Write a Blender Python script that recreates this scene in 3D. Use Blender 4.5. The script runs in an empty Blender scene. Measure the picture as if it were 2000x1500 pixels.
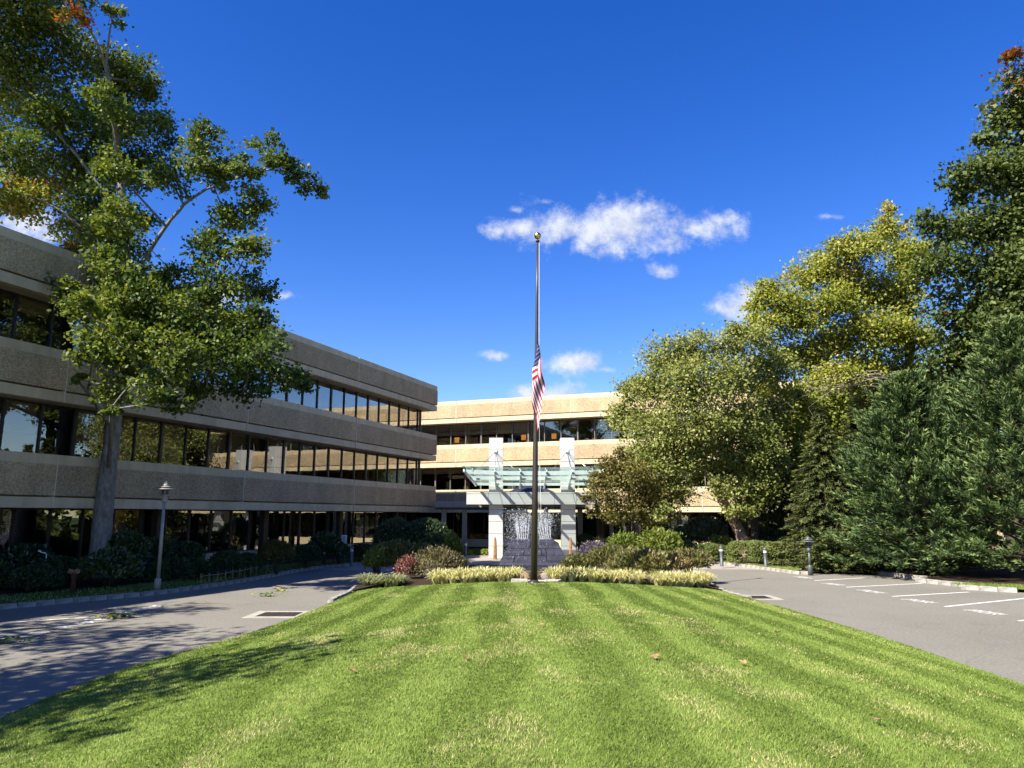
import bpy, math, random
import numpy as np

# ------------------------------------------------------------------ camera, sky, sun, exposure
SC = bpy.context.scene
COL = SC.collection
R = math.radians
FPX, EYE = 1440.0, 2.5                      # focal length in photo pixels (2000 wide), eye height
PITCH = math.atan(257.5 / FPX)
cam_d = bpy.data.cameras.new('camera')
cam_d.sensor_width = 36.0
cam_d.lens = 36.0 * FPX / 2000.0
cam_d.clip_start = 0.05
cam_d.clip_end = 5000
cam = bpy.data.objects.new('camera', cam_d)
COL.objects.link(cam)
cam.location = (0, 0, EYE)
cam.rotation_euler = (R(90) + PITCH, 0, 0)
SC.camera = cam

SUN_AZ, SUN_EL = 49.5, 43.5                 # degrees behind-left of the camera, height
TO_SUN = (-math.sin(R(SUN_AZ)) * math.cos(R(SUN_EL)), -math.cos(R(SUN_AZ)) * math.cos(R(SUN_EL)), math.sin(R(SUN_EL)))
sd = bpy.data.lights.new('sun', 'SUN')
sd.energy = 5.0
sd.angle = R(0.53)
sd.color = (1.0, 0.93, 0.82)
sun = bpy.data.objects.new('sun', sd)
COL.objects.link(sun)
sun.location = (-40, -40, 60)
from mathutils import Vector
sun.rotation_euler = Vector(TO_SUN).to_track_quat('Z', 'Y').to_euler()

SC.view_settings.view_transform = 'Standard'
SC.view_settings.look = 'None'
SC.view_settings.exposure = 1.45
SC.view_settings.gamma = 1.0
SC.view_settings.use_curve_mapping = False
SC.render.engine = 'CYCLES'
SC.cycles.max_bounces = 5
SC.cycles.diffuse_bounces = 3
SC.cycles.glossy_bounces = 3
SC.cycles.transmission_bounces = 4
SC.cycles.transparent_max_bounces = 8
SC.cycles.caustics_reflective = False
SC.cycles.caustics_refractive = False
SC.cycles.sample_clamp_indirect = 6.0
SC.cycles.use_denoising = True

_c, _s = math.cos(PITCH), math.sin(PITCH)
def ray(x, y):
    a, b = (x - 1000) / FPX, (750 - y) / FPX
    return np.array([a, _c - b * _s, _s + b * _c])
def at(x, y, Y):
    """place in the world seen at photo pixel x, y at distance Y along the ground"""
    v = ray(x, y)
    return np.array([0, 0, EYE]) + v * (Y / v[1])
def onz(x, y, z=0.0):
    v = ray(x, y)
    return np.array([0, 0, EYE]) + v * ((z - EYE) / v[2])

world = bpy.data.worlds.new('World')
SC.world = world
world.use_nodes = True
W = world.node_tree
for n in list(W.nodes): W.nodes.remove(n)
def wn(t, **k):
    n = W.nodes.new(t)
    for a, b in k.items(): setattr(n, a, b)
    return n
def wl(a, b): W.links.new(a, b)
sky = wn('ShaderNodeTexSky', sky_type='NISHITA')
sky.sun_disc = False
sky.sun_elevation = R(SUN_EL)
sky.sun_rotation = R(180 + SUN_AZ)
sky.altitude = 50
sky.air_density = 1.0
sky.dust_density = 0.3
sky.ozone_density = 3.0
hs = wn('ShaderNodeHueSaturation')
hs.inputs['Hue'].default_value = 0.522
hs.inputs['Saturation'].default_value = 1.38
hs.inputs['Value'].default_value = 1.0
wl(sky.outputs[0], hs.inputs['Color'])
# scattered fair-weather clouds, placed by direction
tc = wn('ShaderNodeTexCoord')
sep = wn('ShaderNodeSeparateXYZ'); wl(tc.outputs['Generated'], sep.inputs[0])
ymax = wn('ShaderNodeMath', operation='MAXIMUM'); wl(sep.outputs['Y'], ymax.inputs[0]); ymax.inputs[1].default_value = 0.02
da = wn('ShaderNodeMath', operation='DIVIDE'); wl(sep.outputs['X'], da.inputs[0]); wl(ymax.outputs[0], da.inputs[1])
db = wn('ShaderNodeMath', operation='DIVIDE'); wl(sep.outputs['Z'], db.inputs[0]); wl(ymax.outputs[0], db.inputs[1])
comb = wn('ShaderNodeCombineXYZ'); wl(da.outputs[0], comb.inputs[0]); wl(db.outputs[0], comb.inputs[1])
CLOUDS = [(1170, 445, 105, 40, 0), (1230, 438, 55, 38, 0), (1095, 448, 55, 28, 0), (1020, 446, 55, 18, .15), (1140, 480, 40, 22, .35), (1365, 445, 62, 26, .12),
          (1310, 470, 60, 22, .22), (1410, 428, 40, 18, .3), (1292, 527, 26, 11, .1), (1125, 708, 66, 17, .05), (1185, 722, 36, 11, .3), (963, 695, 24, 9, .2),
          (1065, 768, 66, 15, .05), (1430, 603, 44, 20, 0), (1470, 575, 30, 20, .2), (1625, 423, 34, 8, .5), (40, 440, 72, 25, 0),
          (95, 462, 46, 14, .2), (420, 575, 56, 17, .1), (552, 578, 34, 10, .3), (1065, 394, 24, 8, .55), (1008, 410, 16, 8, .45), (-300, 500, 120, 40, 0), (2300, 420, 150, 50, 0)]
noi0 = wn('ShaderNodeTexNoise'); noi0.inputs['Scale'].default_value = 17.0; noi0.inputs['Detail'].default_value = 8.0; noi0.inputs['Roughness'].default_value = 0.68
wl(comb.outputs[0], noi0.inputs['Vector'])
noi1 = wn('ShaderNodeTexNoise'); noi1.inputs['Scale'].default_value = 17.0; noi1.inputs['Detail'].default_value = 5.0; noi1.inputs['Roughness'].default_value = 0.6
offv = wn('ShaderNodeVectorMath', operation='ADD'); wl(comb.outputs[0], offv.inputs[0]); offv.inputs[1].default_value = (-.010, .016, 0)
wl(offv.outputs[0], noi1.inputs['Vector'])
dn = wn('ShaderNodeMath', operation='SUBTRACT'); wl(noi0.outputs['Fac'], dn.inputs[0]); wl(noi1.outputs['Fac'], dn.inputs[1])
sh = wn('ShaderNodeMapRange'); wl(dn.outputs[0], sh.inputs['Value']); sh.inputs['From Min'].default_value = -.16; sh.inputs['From Max'].default_value = .12
cc = wn('ShaderNodeMix', data_type='RGBA'); wl(sh.outputs[0], cc.inputs['Factor']); cc.inputs['A'].default_value = (2.7, 3.0, 3.9, 1); cc.inputs['B'].default_value = (4.3, 4.5, 4.9, 1)
cur = None
for (px, py, rx, ry, off) in CLOUDS:
    v = ray(px, py)
    a0, b0 = v[0] / v[1], v[2] / v[1]
    v2 = ray(px + rx, py - ry)
    ra, rb = 1.2 * abs(v2[0] / v2[1] - a0), 1.2 * abs(v2[2] / v2[1] - b0)
    sb = wn('ShaderNodeVectorMath', operation='SUBTRACT'); wl(comb.outputs[0], sb.inputs[0]); sb.inputs[1].default_value = (a0, b0, 0)
    ml = wn('ShaderNodeVectorMath', operation='MULTIPLY'); wl(sb.outputs[0], ml.inputs[0]); ml.inputs[1].default_value = (1 / ra, 1 / rb, 0)
    ln = wn('ShaderNodeVectorMath', operation='LENGTH'); wl(ml.outputs[0], ln.inputs[0])
    ad = wn('ShaderNodeMath', operation='ADD'); wl(ln.outputs['Value'], ad.inputs[0]); ad.inputs[1].default_value = off
    if cur is None: cur = ad
    else:
        mn = wn('ShaderNodeMath', operation='SMOOTH_MIN'); wl(cur.outputs[0], mn.inputs[0]); wl(ad.outputs[0], mn.inputs[1]); mn.inputs[2].default_value = 0.25
        cur = mn
nz = wn('ShaderNodeMath', operation='MULTIPLY_ADD'); wl(noi0.outputs['Fac'], nz.inputs[0]); nz.inputs[1].default_value = -3.4
wl(cur.outputs[0], nz.inputs[2])
cm = wn('ShaderNodeMapRange', interpolation_type='SMOOTHSTEP'); wl(nz.outputs[0], cm.inputs['Value'])
cm.inputs['From Min'].default_value = -0.32; cm.inputs['From Max'].default_value = -1.62
cm.inputs['To Min'].default_value = 0.0; cm.inputs['To Max'].default_value = 0.93
front = wn('ShaderNodeMapRange'); wl(sep.outputs['Y'], front.inputs['Value']); front.inputs['From Min'].default_value = 0.1; front.inputs['From Max'].default_value = 0.2
cf = wn('ShaderNodeMath', operation='MULTIPLY'); wl(cm.outputs[0], cf.inputs[0]); wl(front.outputs[0], cf.inputs[1])
mixc = wn('ShaderNodeMix', data_type='RGBA'); wl(cf.outputs[0], mixc.inputs['Factor']); wl(hs.outputs[0], mixc.inputs['A'])
wl(cc.outputs['Result'], mixc.inputs['B'])
bg = wn('ShaderNodeBackground'); bg.inputs['Strength'].default_value = 0.08
wl(mixc.outputs['Result'], bg.inputs['Color'])
wo = wn('ShaderNodeOutputWorld'); wl(bg.outputs[0], wo.inputs[0])

SC.cycles.use_adaptive_sampling = True
SC.cycles.adaptive_threshold = 0.02

# ------------------------------------------------------------------ helpers
rng = np.random.default_rng(7)
random.seed(7)

def tag(o, label=None, cat=None, group=None, kind=None):
    if label: o['label'] = label
    if cat: o['category'] = cat
    if group: o['group'] = group
    if kind: o['kind'] = kind
    return o
def empty(name, loc=(0, 0, 0), rz=0.0):
    o = bpy.data.objects.new(name, None)
    o.empty_display_size = 0.2
    o.location = loc
    o.rotation_euler = (0, 0, rz)
    COL.objects.link(o)
    return o
def link(name, me, parent=None, loc=None, rot=None, scale=None):
    o = bpy.data.objects.new(name, me)
    COL.objects.link(o)
    if parent is not None: o.parent = parent
    if loc is not None: o.location = loc
    if rot is not None: o.rotation_euler = rot
    if scale is not None: o.scale = scale
    return o

class MB:
    """collects pieces of one mesh"""
    def __init__(s): s.v = []; s.f = []; s.m = []; s.smooth = []
    def add(s, vs, fs, mi=0, sm=False):
        b = len(s.v)
        s.v += [tuple(map(float, p)) for p in vs]
        s.f += [tuple(i + b for i in f) for f in fs]
        s.m += [mi] * len(fs); s.smooth += [sm] * len(fs)
        return s
    def box(s, x0, x1, y0, y1, z0, z1, mi=0, bev=0.0):
        if bev <= 0:
            vs = [(x, y, z) for z in (z0, z1) for y in (y0, y1) for x in (x0, x1)]
            return s.add(vs, [(0, 2, 3, 1), (4, 5, 7, 6), (0, 1, 5, 4), (2, 6, 7, 3), (0, 4, 6, 2), (1, 3, 7, 5)], mi)
        b = bev
        vs = []
        for z, ins in ((z0, b), (z0 + b, 0), (z1 - b, 0), (z1, b)):
            xa, xb, ya, yb = x0 + ins, x1 - ins, y0 + ins, y1 - ins
            c = b if ins == 0 else b * 0.3
            vs += [(xa + c, ya, z), (xb - c, ya, z), (xb, ya + c, z), (xb, yb - c, z), (xb - c, yb, z), (xa + c, yb, z), (xa, yb - c, z), (xa, ya + c, z)]
        fs = [tuple(range(7, -1, -1)), tuple(range(24, 32))]
        for k in range(3):
            for i in range(8):
                j = (i + 1) % 8
                fs.append((k * 8 + i, k * 8 + j, k * 8 + 8 + j, k * 8 + 8 + i))
        return s.add(vs, fs, mi)
    def tube(s, pts, rad, n=8, mi=0, caps=True, sm=True):
        pts = [np.array(p, float) for p in pts]
        if not hasattr(rad, '__len__'): rad = [rad] * len(pts)
        vs, fs = [], []
        ref = None
        for i, p in enumerate(pts):
            t = pts[min(i + 1, len(pts) - 1)] - pts[max(i - 1, 0)]
            t /= (np.linalg.norm(t) + 1e-9)
            if ref is None: ref = np.array([1., 0, 0]) if abs(t[0]) < 0.8 else np.array([0, 1., 0])
            a = np.cross(t, ref); a /= np.linalg.norm(a) + 1e-9
            b = np.cross(t, a); ref = np.cross(a, t)
            for k in range(n):
                q = 2 * math.pi * k / n
                vs.append(p + rad[i] * (math.cos(q) * a + math.sin(q) * b))
        for i in range(len(pts) - 1):
            for k in range(n):
                fs.append((i * n + k, i * n + (k + 1) % n, (i + 1) * n + (k + 1) % n, (i + 1) * n + k))
        s.add(vs, fs, mi, sm)
        if caps:
            b0 = len(s.v) - len(vs)
            s.f.append(tuple(b0 + k for k in range(n - 1, -1, -1))); s.m.append(mi); s.smooth.append(False)
            s.f.append(tuple(b0 + (len(pts) - 1) * n + k for k in range(n))); s.m.append(mi); s.smooth.append(False)
        return s
    def lathe(s, prof, n=20, mi=0, cx=0, cy=0, sm=True):
        vs, fs = [], []
        for r, z in prof:
            for k in range(n):
                q = 2 * math.pi * k / n
                vs.append((cx + r * math.cos(q), cy + r * math.sin(q), z))
        for i in range(len(prof) - 1):
            for k in range(n):
                fs.append((i * n + k, i * n + (k + 1) % n, (i + 1) * n + (k + 1) % n, (i + 1) * n + k))
        return s.add(vs, fs, mi, sm)
    def prism(s, poly, z0, z1, mi=0):
        n = len(poly)
        vs = [(p[0], p[1], z0) for p in poly] + [(p[0], p[1], z1) for p in poly]
        fs = [tuple(range(n - 1, -1, -1)), tuple(range(n, 2 * n))] + [(i, (i + 1) % n, n + (i + 1) % n, n + i) for i in range(n)]
        return s.add(vs, fs, mi)
    def mesh(s, name, mats):
        me = bpy.data.meshes.new(name)
        me.from_pydata(s.v, [], s.f)
        for m in (mats if isinstance(mats, (list, tuple)) else [mats]): me.materials.append(m)
        me.polygons.foreach_set('material_index', s.m)
        me.polygons.foreach_set('use_smooth', s.smooth)
        me.update()
        return me
    def build(s, name, mats, parent=None, loc=None, rot=None):
        return link(name, s.mesh(name, mats), parent, loc, rot)

def np_mesh(name, V, F, mat, attrs=None, smooth=False):
    """V (n,3), F (m,k) arrays -> mesh; attrs: name -> per-point floats"""
    me = bpy.data.meshes.new(name)
    k = F.shape[1]
    me.vertices.add(len(V)); me.vertices.foreach_set('co', np.ascontiguousarray(V, np.float32).ravel())
    me.loops.add(F.size); me.loops.foreach_set('vertex_index', np.ascontiguousarray(F, np.int32).ravel())
    me.polygons.add(len(F))
    me.polygons.foreach_set('loop_start', np.arange(0, F.size, k, dtype=np.int32))
    me.polygons.foreach_set('loop_total', np.full(len(F), k, np.int32))
    if smooth: me.polygons.foreach_set('use_smooth', np.ones(len(F), bool))
    me.update(calc_edges=True)
    for an, av in (attrs or {}).items():
        at_ = me.attributes.new(an, 'FLOAT', 'POINT')
        at_.data.foreach_set('value', np.ascontiguousarray(av, np.float32))
    me.materials.append(mat)
    return me
def nrm(a): return a / (np.linalg.norm(a, axis=-1, keepdims=True) + 1e-9)
def leaf_quads(P, T, N, L, Wd, fold=0.18):
    """diamond leaves at P pointing along T with face normal N"""
    T = nrm(T); N = nrm(N - T * np.sum(N * T, -1, keepdims=True)); B = np.cross(N, T)
    L = L[:, None]; Wd = Wd[:, None]
    V = np.stack([P - T * L * .5, P - T * L * .05 + B * Wd * .5 + N * Wd * fold, P + T * L * .5, P - T * L * .05 - B * Wd * .5 + N * Wd * fold], 1).reshape(-1, 3)
    F = np.arange(len(P) * 4).reshape(-1, 4)
    return V, F
def leaf_mesh(name, P, T, N, L, Wd, tint, mat, fold=0.18):
    V, F = leaf_quads(P, T, N, L, Wd, fold)
    return np_mesh(name, V, F, mat, {'tint': np.repeat(tint, 4)})

# ------------------------------------------------------------------ materials
def mat(name):
    m = bpy.data.materials.new(name); m.use_nodes = True
    nt = m.node_tree
    for n in list(nt.nodes): nt.nodes.remove(n)
    out = nt.nodes.new('ShaderNodeOutputMaterial')
    def N(t, **k):
        n = nt.nodes.new(t)
        for a, b in k.items(): setattr(n, a, b)
        return n
    def L(a, b): nt.links.new(a, b)
    return m, nt, N, L, out
def rgb(c): return (c[0], c[1], c[2], 1)
def ramp(N, stops):
    r = N('ShaderNodeValToRGB')
    e = r.color_ramp.elements
    while len(e) > 1: e.remove(e[-1])
    e[0].position = stops[0][0]; e[0].color = rgb(stops[0][1])
    for p, c in stops[1:]:
        x = e.new(p); x.color = rgb(c)
    return r
def noise(N, L, scale, detail=4, rough=0.55, coord='Object', vec=None, nt=None, stretch=None):
    t = N('ShaderNodeTexNoise')
    t.inputs['Scale'].default_value = scale; t.inputs['Detail'].default_value = detail; t.inputs['Roughness'].default_value = rough
    if vec is None:
        c = N('ShaderNodeTexCoord'); vec = c.outputs[coord]
    if stretch:
        mp = N('ShaderNodeMapping'); mp.inputs['Scale'].default_value = stretch; L(vec, mp.inputs['Vector']); vec = mp.outputs[0]
    L(vec, t.inputs['Vector'])
    return t
def simple(name, col, rough=0.6, metal=0.0, var=0.12, nscale=3.0, spec=0.5, bump=0.0, bscale=40.0, col2=None):
    m, nt, N, L, out = mat(name)
    p = N('ShaderNodeBsdfPrincipled')
    p.inputs['Roughness'].default_value = rough; p.inputs['Metallic'].default_value = metal
    p.inputs['Specular IOR Level'].default_value = spec
    t = noise(N, L, nscale, 6)
    c2 = col2 or tuple(max(0, c * (1 - 2.2 * var)) for c in col)
    c1 = tuple(min(1, c * (1 + var)) for c in col)
    r = ramp(N, [(0.3, c2), (0.7, c1)])
    L(t.outputs['Fac'], r.inputs[0]); L(r.outputs[0], p.inputs['Base Color'])
    if bump:
        b = N('ShaderNodeBump'); b.inputs['Strength'].default_value = bump; b.inputs['Distance'].default_value = 0.02
        t2 = noise(N, L, bscale, 4); L(t2.outputs['Fac'], b.inputs['Height']); L(b.outputs[0], p.inputs['Normal'])
    L(p.outputs[0], out.inputs[0])
    return m
def leaf_mat(name, stops, trans=0.3, rough=0.4, spec=0.5, tcol=None):
    m, nt, N, L, out = mat(name)
    a = N('ShaderNodeAttribute'); a.attribute_name = 'tint'
    r = ramp(N, stops); L(a.outputs['Fac'], r.inputs[0])
    p = N('ShaderNodeBsdfPrincipled'); p.inputs['Roughness'].default_value = rough; p.inputs['Specular IOR Level'].default_value = spec
    L(r.outputs[0], p.inputs['Base Color'])
    tr = N('ShaderNodeBsdfTranslucent')
    h = N('ShaderNodeHueSaturation'); h.inputs['Hue'].default_value = 0.48; h.inputs['Saturation'].default_value = 1.15; h.inputs['Value'].default_value = 1.5
    L(r.outputs[0], h.inputs['Color']); L(h.outputs[0], tr.inputs['Color'])
    mx = N('ShaderNodeMixShader'); mx.inputs[0].default_value = trans
    L(p.outputs[0], mx.inputs[1]); L(tr.outputs[0], mx.inputs[2]); L(mx.outputs[0], out.inputs[0])
    return m

def m_aggregate():
    m, nt, N, L, out = mat('exposed_aggregate')
    tcn = N('ShaderNodeTexCoord')
    v = N('ShaderNodeTexVoronoi'); v.inputs['Scale'].default_value = 26; L(tcn.outputs['Object'], v.inputs['Vector'])
    vs = N('ShaderNodeSeparateColor'); L(v.outputs['Color'], vs.inputs[0])
    r = ramp(N, [(0.0, (.28, .205, .115)), (0.35, (.385, .295, .170)), (0.7, (.46, .36, .21)), (1.0, (.54, .43, .26))]); L(vs.outputs[0], r.inputs[0])
    t = noise(N, L, 0.6, 5, vec=tcn.outputs['Object'])
    mpn = N('ShaderNodeMapRange'); mpn.inputs['From Min'].default_value = .3; mpn.inputs['From Max'].default_value = .7; mpn.inputs['To Min'].default_value = .82; mpn.inputs['To Max'].default_value = 1.08
    L(t.outputs['Fac'], mpn.inputs['Value'])
    mu = N('ShaderNodeVectorMath', operation='SCALE'); L(r.outputs[0], mu.inputs[0]); L(mpn.outputs[0], mu.inputs['Scale'])
    oi = N('ShaderNodeObjectInfo'); om = N('ShaderNodeMapRange'); om.inputs['To Min'].default_value = .93; om.inputs['To Max'].default_value = 1.06; L(oi.outputs['Random'], om.inputs['Value'])
    st = noise(N, L, 1.6, 5, .6, vec=tcn.outputs['Object'], stretch=(1, 1, .12)); sm_ = N('ShaderNodeMapRange'); sm_.inputs['From Min'].default_value = .35; sm_.inputs['From Max'].default_value = .62; sm_.inputs['To Min'].default_value = .86; sm_.inputs['To Max'].default_value = 1.02; L(st.outputs['Fac'], sm_.inputs['Value'])
    mm_ = N('ShaderNodeMath', operation='MULTIPLY'); L(om.outputs[0], mm_.inputs[0]); L(sm_.outputs[0], mm_.inputs[1])
    mu2 = N('ShaderNodeVectorMath', operation='SCALE'); L(mu.outputs[0], mu2.inputs[0]); L(mm_.outputs[0], mu2.inputs['Scale'])
    p = N('ShaderNodeBsdfPrincipled'); p.inputs['Roughness'].default_value = .9; L(mu2.outputs[0], p.inputs['Base Color'])
    b = N('ShaderNodeBump'); b.inputs['Strength'].default_value = .8; b.inputs['Distance'].default_value = .02; L(v.outputs['Distance'], b.inputs['Height']); L(b.outputs[0], p.inputs['Normal'])
    L(p.outputs[0], out.inputs[0]); return m
def m_glass():
    m, nt, N, L, out = mat('tinted_glass')
    tr = N('ShaderNodeBsdfTransparent'); tr.inputs[0].default_value = (.70, .66, .58, 1)
    gl = N('ShaderNodeBsdfGlossy'); gl.inputs['Roughness'].default_value = 0.004; gl.inputs['Color'].default_value = (.92, .93, .93, 1)
    t = noise(N, L, 0.9, 2)
    b = N('ShaderNodeBump'); b.inputs['Strength'].default_value = .06; b.inputs['Distance'].default_value = .03; L(t.outputs['Fac'], b.inputs['Height']); L(b.outputs[0], gl.inputs['Normal'])
    fr = N('ShaderNodeLayerWeight'); fr.inputs[0].default_value = .5
    pw = N('ShaderNodeMath', operation='POWER'); pw.inputs[1].default_value = 2.6; L(fr.outputs['Facing'], pw.inputs[0])
    mr = N('ShaderNodeMapRange'); mr.inputs['To Min'].default_value = .13; mr.inputs['To Max'].default_value = .95; L(pw.outputs[0], mr.inputs['Value'])
    mx = N('ShaderNodeMixShader'); L(mr.outputs[0], mx.inputs[0]); L(tr.outputs[0], mx.inputs[1]); L(gl.outputs[0], mx.inputs[2]); L(mx.outputs[0], out.inputs[0])
    return m
def m_green_glass():
    m, nt, N, L, out = mat('green_canopy_glass')
    tr = N('ShaderNodeBsdfTransparent'); tr.inputs[0].default_value = (.88, .94, .92, 1)
    gl = N('ShaderNodeBsdfGlossy'); gl.inputs['Roughness'].default_value = .02
    df = N('ShaderNodeBsdfDiffuse'); df.inputs[0].default_value = (.54, .62, .585, 1)
    m1 = N('ShaderNodeMixShader'); m1.inputs[0].default_value = .13; L(tr.outputs[0], m1.inputs[1]); L(df.outputs[0], m1.inputs[2])
    fr = N('ShaderNodeLayerWeight'); fr.inputs[0].default_value = .5
    pw = N('ShaderNodeMath', operation='POWER'); pw.inputs[1].default_value = 4.5; L(fr.outputs['Facing'], pw.inputs[0])
    mr = N('ShaderNodeMapRange'); mr.inputs['To Min'].default_value = .04; mr.inputs['To Max'].default_value = .8; L(pw.outputs[0], mr.inputs['Value'])
    mx = N('ShaderNodeMixShader'); L(mr.outputs[0], mx.inputs[0]); L(m1.outputs[0], mx.inputs[1]); L(gl.outputs[0], mx.inputs[2]); L(mx.outputs[0], out.inputs[0])
    return m
def m_asphalt():
    m, nt, N, L, out = mat('asphalt')
    tcn = N('ShaderNodeTexCoord')
    big = noise(N, L, .22, 6, .6, vec=tcn.outputs['Object'])
    fine = N('ShaderNodeTexNoise'); fine.inputs['Scale'].default_value = 16; fine.inputs['Detail'].default_value = 5; fine.inputs['Roughness'].default_value = .75; L(tcn.outputs['Object'], fine.inputs['Vector'])
    r1 = ramp(N, [(.3, (.152, .144, .121)), (.7, (.187, .176, .148))]); L(big.outputs['Fac'], r1.inputs[0])
    r2 = ramp(N, [(.28, (.5, .5, .5)), (.46, (.93, .93, .93)), (.58, (1.08, 1.07, 1.05)), (.72, (1.75, 1.7, 1.64))]); L(fine.outputs['Fac'], r2.inputs[0])
    mu = N('ShaderNodeMix', data_type='RGBA', blend_type='MULTIPLY'); mu.inputs['Factor'].default_value = 1; L(r1.outputs[0], mu.inputs['A']); L(r2.outputs[0], mu.inputs['B'])
    # hairline cracks and faint oil stains
    wob = noise(N, L, 1.1, 4, .6, vec=tcn.outputs['Object']); wv = N('ShaderNodeMix', data_type='RGBA'); wv.inputs['Factor'].default_value = .35; L(tcn.outputs['Object'], wv.inputs['A']); L(wob.outputs['Color'], wv.inputs['B'])
    vo = N('ShaderNodeTexVoronoi', feature='DISTANCE_TO_EDGE'); vo.inputs['Scale'].default_value = .32; L(wv.outputs['Result'], vo.inputs['Vector'])
    ck = N('ShaderNodeMapRange'); ck.inputs['From Min'].default_value = .0; ck.inputs['From Max'].default_value = .006; ck.inputs['To Min'].default_value = .88; ck.inputs['To Max'].default_value = 1; L(vo.outputs['Distance'], ck.inputs['Value'])
    oil = noise(N, L, .7, 3, .5, vec=tcn.outputs['Object']); om = N('ShaderNodeMapRange'); om.inputs['From Min'].default_value = .60; om.inputs['From Max'].default_value = .74; om.inputs['To Min'].default_value = 1; om.inputs['To Max'].default_value = .86; L(oil.outputs['Fac'], om.inputs['Value'])
    cko = N('ShaderNodeMath', operation='MULTIPLY'); L(ck.outputs[0], cko.inputs[0]); L(om.outputs[0], cko.inputs[1])
    mu3 = N('ShaderNodeVectorMath', operation='SCALE'); L(mu.outputs['Result'], mu3.inputs[0]); L(cko.outputs[0], mu3.inputs['Scale'])
    p = N('ShaderNodeBsdfPrincipled'); p.inputs['Roughness'].default_value = .85; p.inputs['Specular IOR Level'].default_value = .3; L(mu3.outputs[0], p.inputs['Base Color'])
    b = N('ShaderNodeBump'); b.inputs['Strength'].default_value = .5; b.inputs['Distance'].default_value = .012; L(fine.outputs['Fac'], b.inputs['Height']); L(b.outputs[0], p.inputs['Normal'])
    L(p.outputs[0], out.inputs[0]); return m
def m_pavers():
    m, nt, N, L, out = mat('concrete_pavers')
    tcn = N('ShaderNodeTexCoord')
    br = N('ShaderNodeTexBrick'); br.inputs['Scale'].default_value = 1; br.inputs['Brick Width'].default_value = .22; br.inputs['Row Height'].default_value = .11; br.inputs['Mortar Size'].default_value = .006
    br.inputs['Color1'].default_value = (.33, .29, .25, 1); br.inputs['Color2'].default_value = (.26, .235, .21, 1); br.inputs['Mortar'].default_value = (.14, .13, .12, 1)
    L(tcn.outputs['Object'], br.inputs['Vector'])
    p = N('ShaderNodeBsdfPrincipled'); p.inputs['Roughness'].default_value = .9; L(br.outputs[0], p.inputs['Base Color']); L(p.outputs[0], out.inputs[0]); return m
def m_grass_ground(name, c):
    return simple(name, c, .95, var=.25, nscale=6, bump=.6, bscale=60, spec=.1)
def m_grass():
    m, nt, N, L, out = mat('grass_blades')
    a = N('ShaderNodeAttribute'); a.attribute_name = 'tint'
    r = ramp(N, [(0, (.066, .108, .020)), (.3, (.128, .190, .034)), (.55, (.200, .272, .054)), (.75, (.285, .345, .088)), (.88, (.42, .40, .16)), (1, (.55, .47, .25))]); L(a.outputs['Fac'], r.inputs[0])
    p = N('ShaderNodeBsdfPrincipled'); p.inputs['Roughness'].default_value = .6; p.inputs['Specular IOR Level'].default_value = .15; L(r.outputs[0], p.inputs['Base Color'])
    tr = N('ShaderNodeBsdfTranslucent'); L(r.outputs[0], tr.inputs[0])
    mx = N('ShaderNodeMixShader'); mx.inputs[0].default_value = .35; L(p.outputs[0], mx.inputs[1]); L(tr.outputs[0], mx.inputs[2]); L(mx.outputs[0], out.inputs[0]); return m
def m_bark(name, c1, c2, scale=(7, 7, 1.2)):
    m, nt, N, L, out = mat(name)
    t = noise(N, L, 2.2, 6, .65, stretch=scale)
    r = ramp(N, [(.32, c1), (.62, c2)]); L(t.outputs['Fac'], r.inputs[0])
    p = N('ShaderNodeBsdfPrincipled'); p.inputs['Roughness'].default_value = .9; p.inputs['Specular IOR Level'].default_value = .2; L(r.outputs[0], p.inputs['Base Color'])
    b = N('ShaderNodeBump'); b.inputs['Strength'].default_value = .7; b.inputs['Distance'].default_value = .03; L(t.outputs['Fac'], b.inputs['Height']); L(b.outputs[0], p.inputs['Normal'])
    L(p.outputs[0], out.inputs[0]); return m

M = {}
M['agg'] = m_aggregate()
def m_band():
    m, nt, N, L, out = mat('smooth_precast')
    tcn = N('ShaderNodeTexCoord')
    t = noise(N, L, .9, 6, .6, vec=tcn.outputs['Object']); st = noise(N, L, 2.2, 5, .62, vec=tcn.outputs['Object'], stretch=(1, 1, .1))
    r = ramp(N, [(.3, (.50, .415, .265)), (.7, (.60, .50, .325))]); L(t.outputs['Fac'], r.inputs[0])
    oi = N('ShaderNodeObjectInfo'); om = N('ShaderNodeMapRange'); om.inputs['To Min'].default_value = .93; om.inputs['To Max'].default_value = 1.05; L(oi.outputs['Random'], om.inputs['Value'])
    sm_ = N('ShaderNodeMapRange'); sm_.inputs['From Min'].default_value = .36; sm_.inputs['From Max'].default_value = .6; sm_.inputs['To Min'].default_value = .82; sm_.inputs['To Max'].default_value = 1.0; L(st.outputs['Fac'], sm_.inputs['Value'])
    mm_ = N('ShaderNodeMath', operation='MULTIPLY'); L(om.outputs[0], mm_.inputs[0]); L(sm_.outputs[0], mm_.inputs[1])
    mu2 = N('ShaderNodeVectorMath', operation='SCALE'); L(r.outputs[0], mu2.inputs[0]); L(mm_.outputs[0], mu2.inputs['Scale'])
    p = N('ShaderNodeBsdfPrincipled'); p.inputs['Roughness'].default_value = .85; L(mu2.outputs[0], p.inputs['Base Color']); L(p.outputs[0], out.inputs[0]); return m
M['band'] = m_band()
M['joint'] = simple('joint_sealant', (.62, .55, .44), .8, var=.05)
M['soffit'] = simple('soffit_concrete', (.36, .30, .22), .9, var=.08)
M['glass'] = m_glass()
M['frame'] = simple('dark_bronze_frame', (.018, .016, .014), .45, var=.1)
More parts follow.
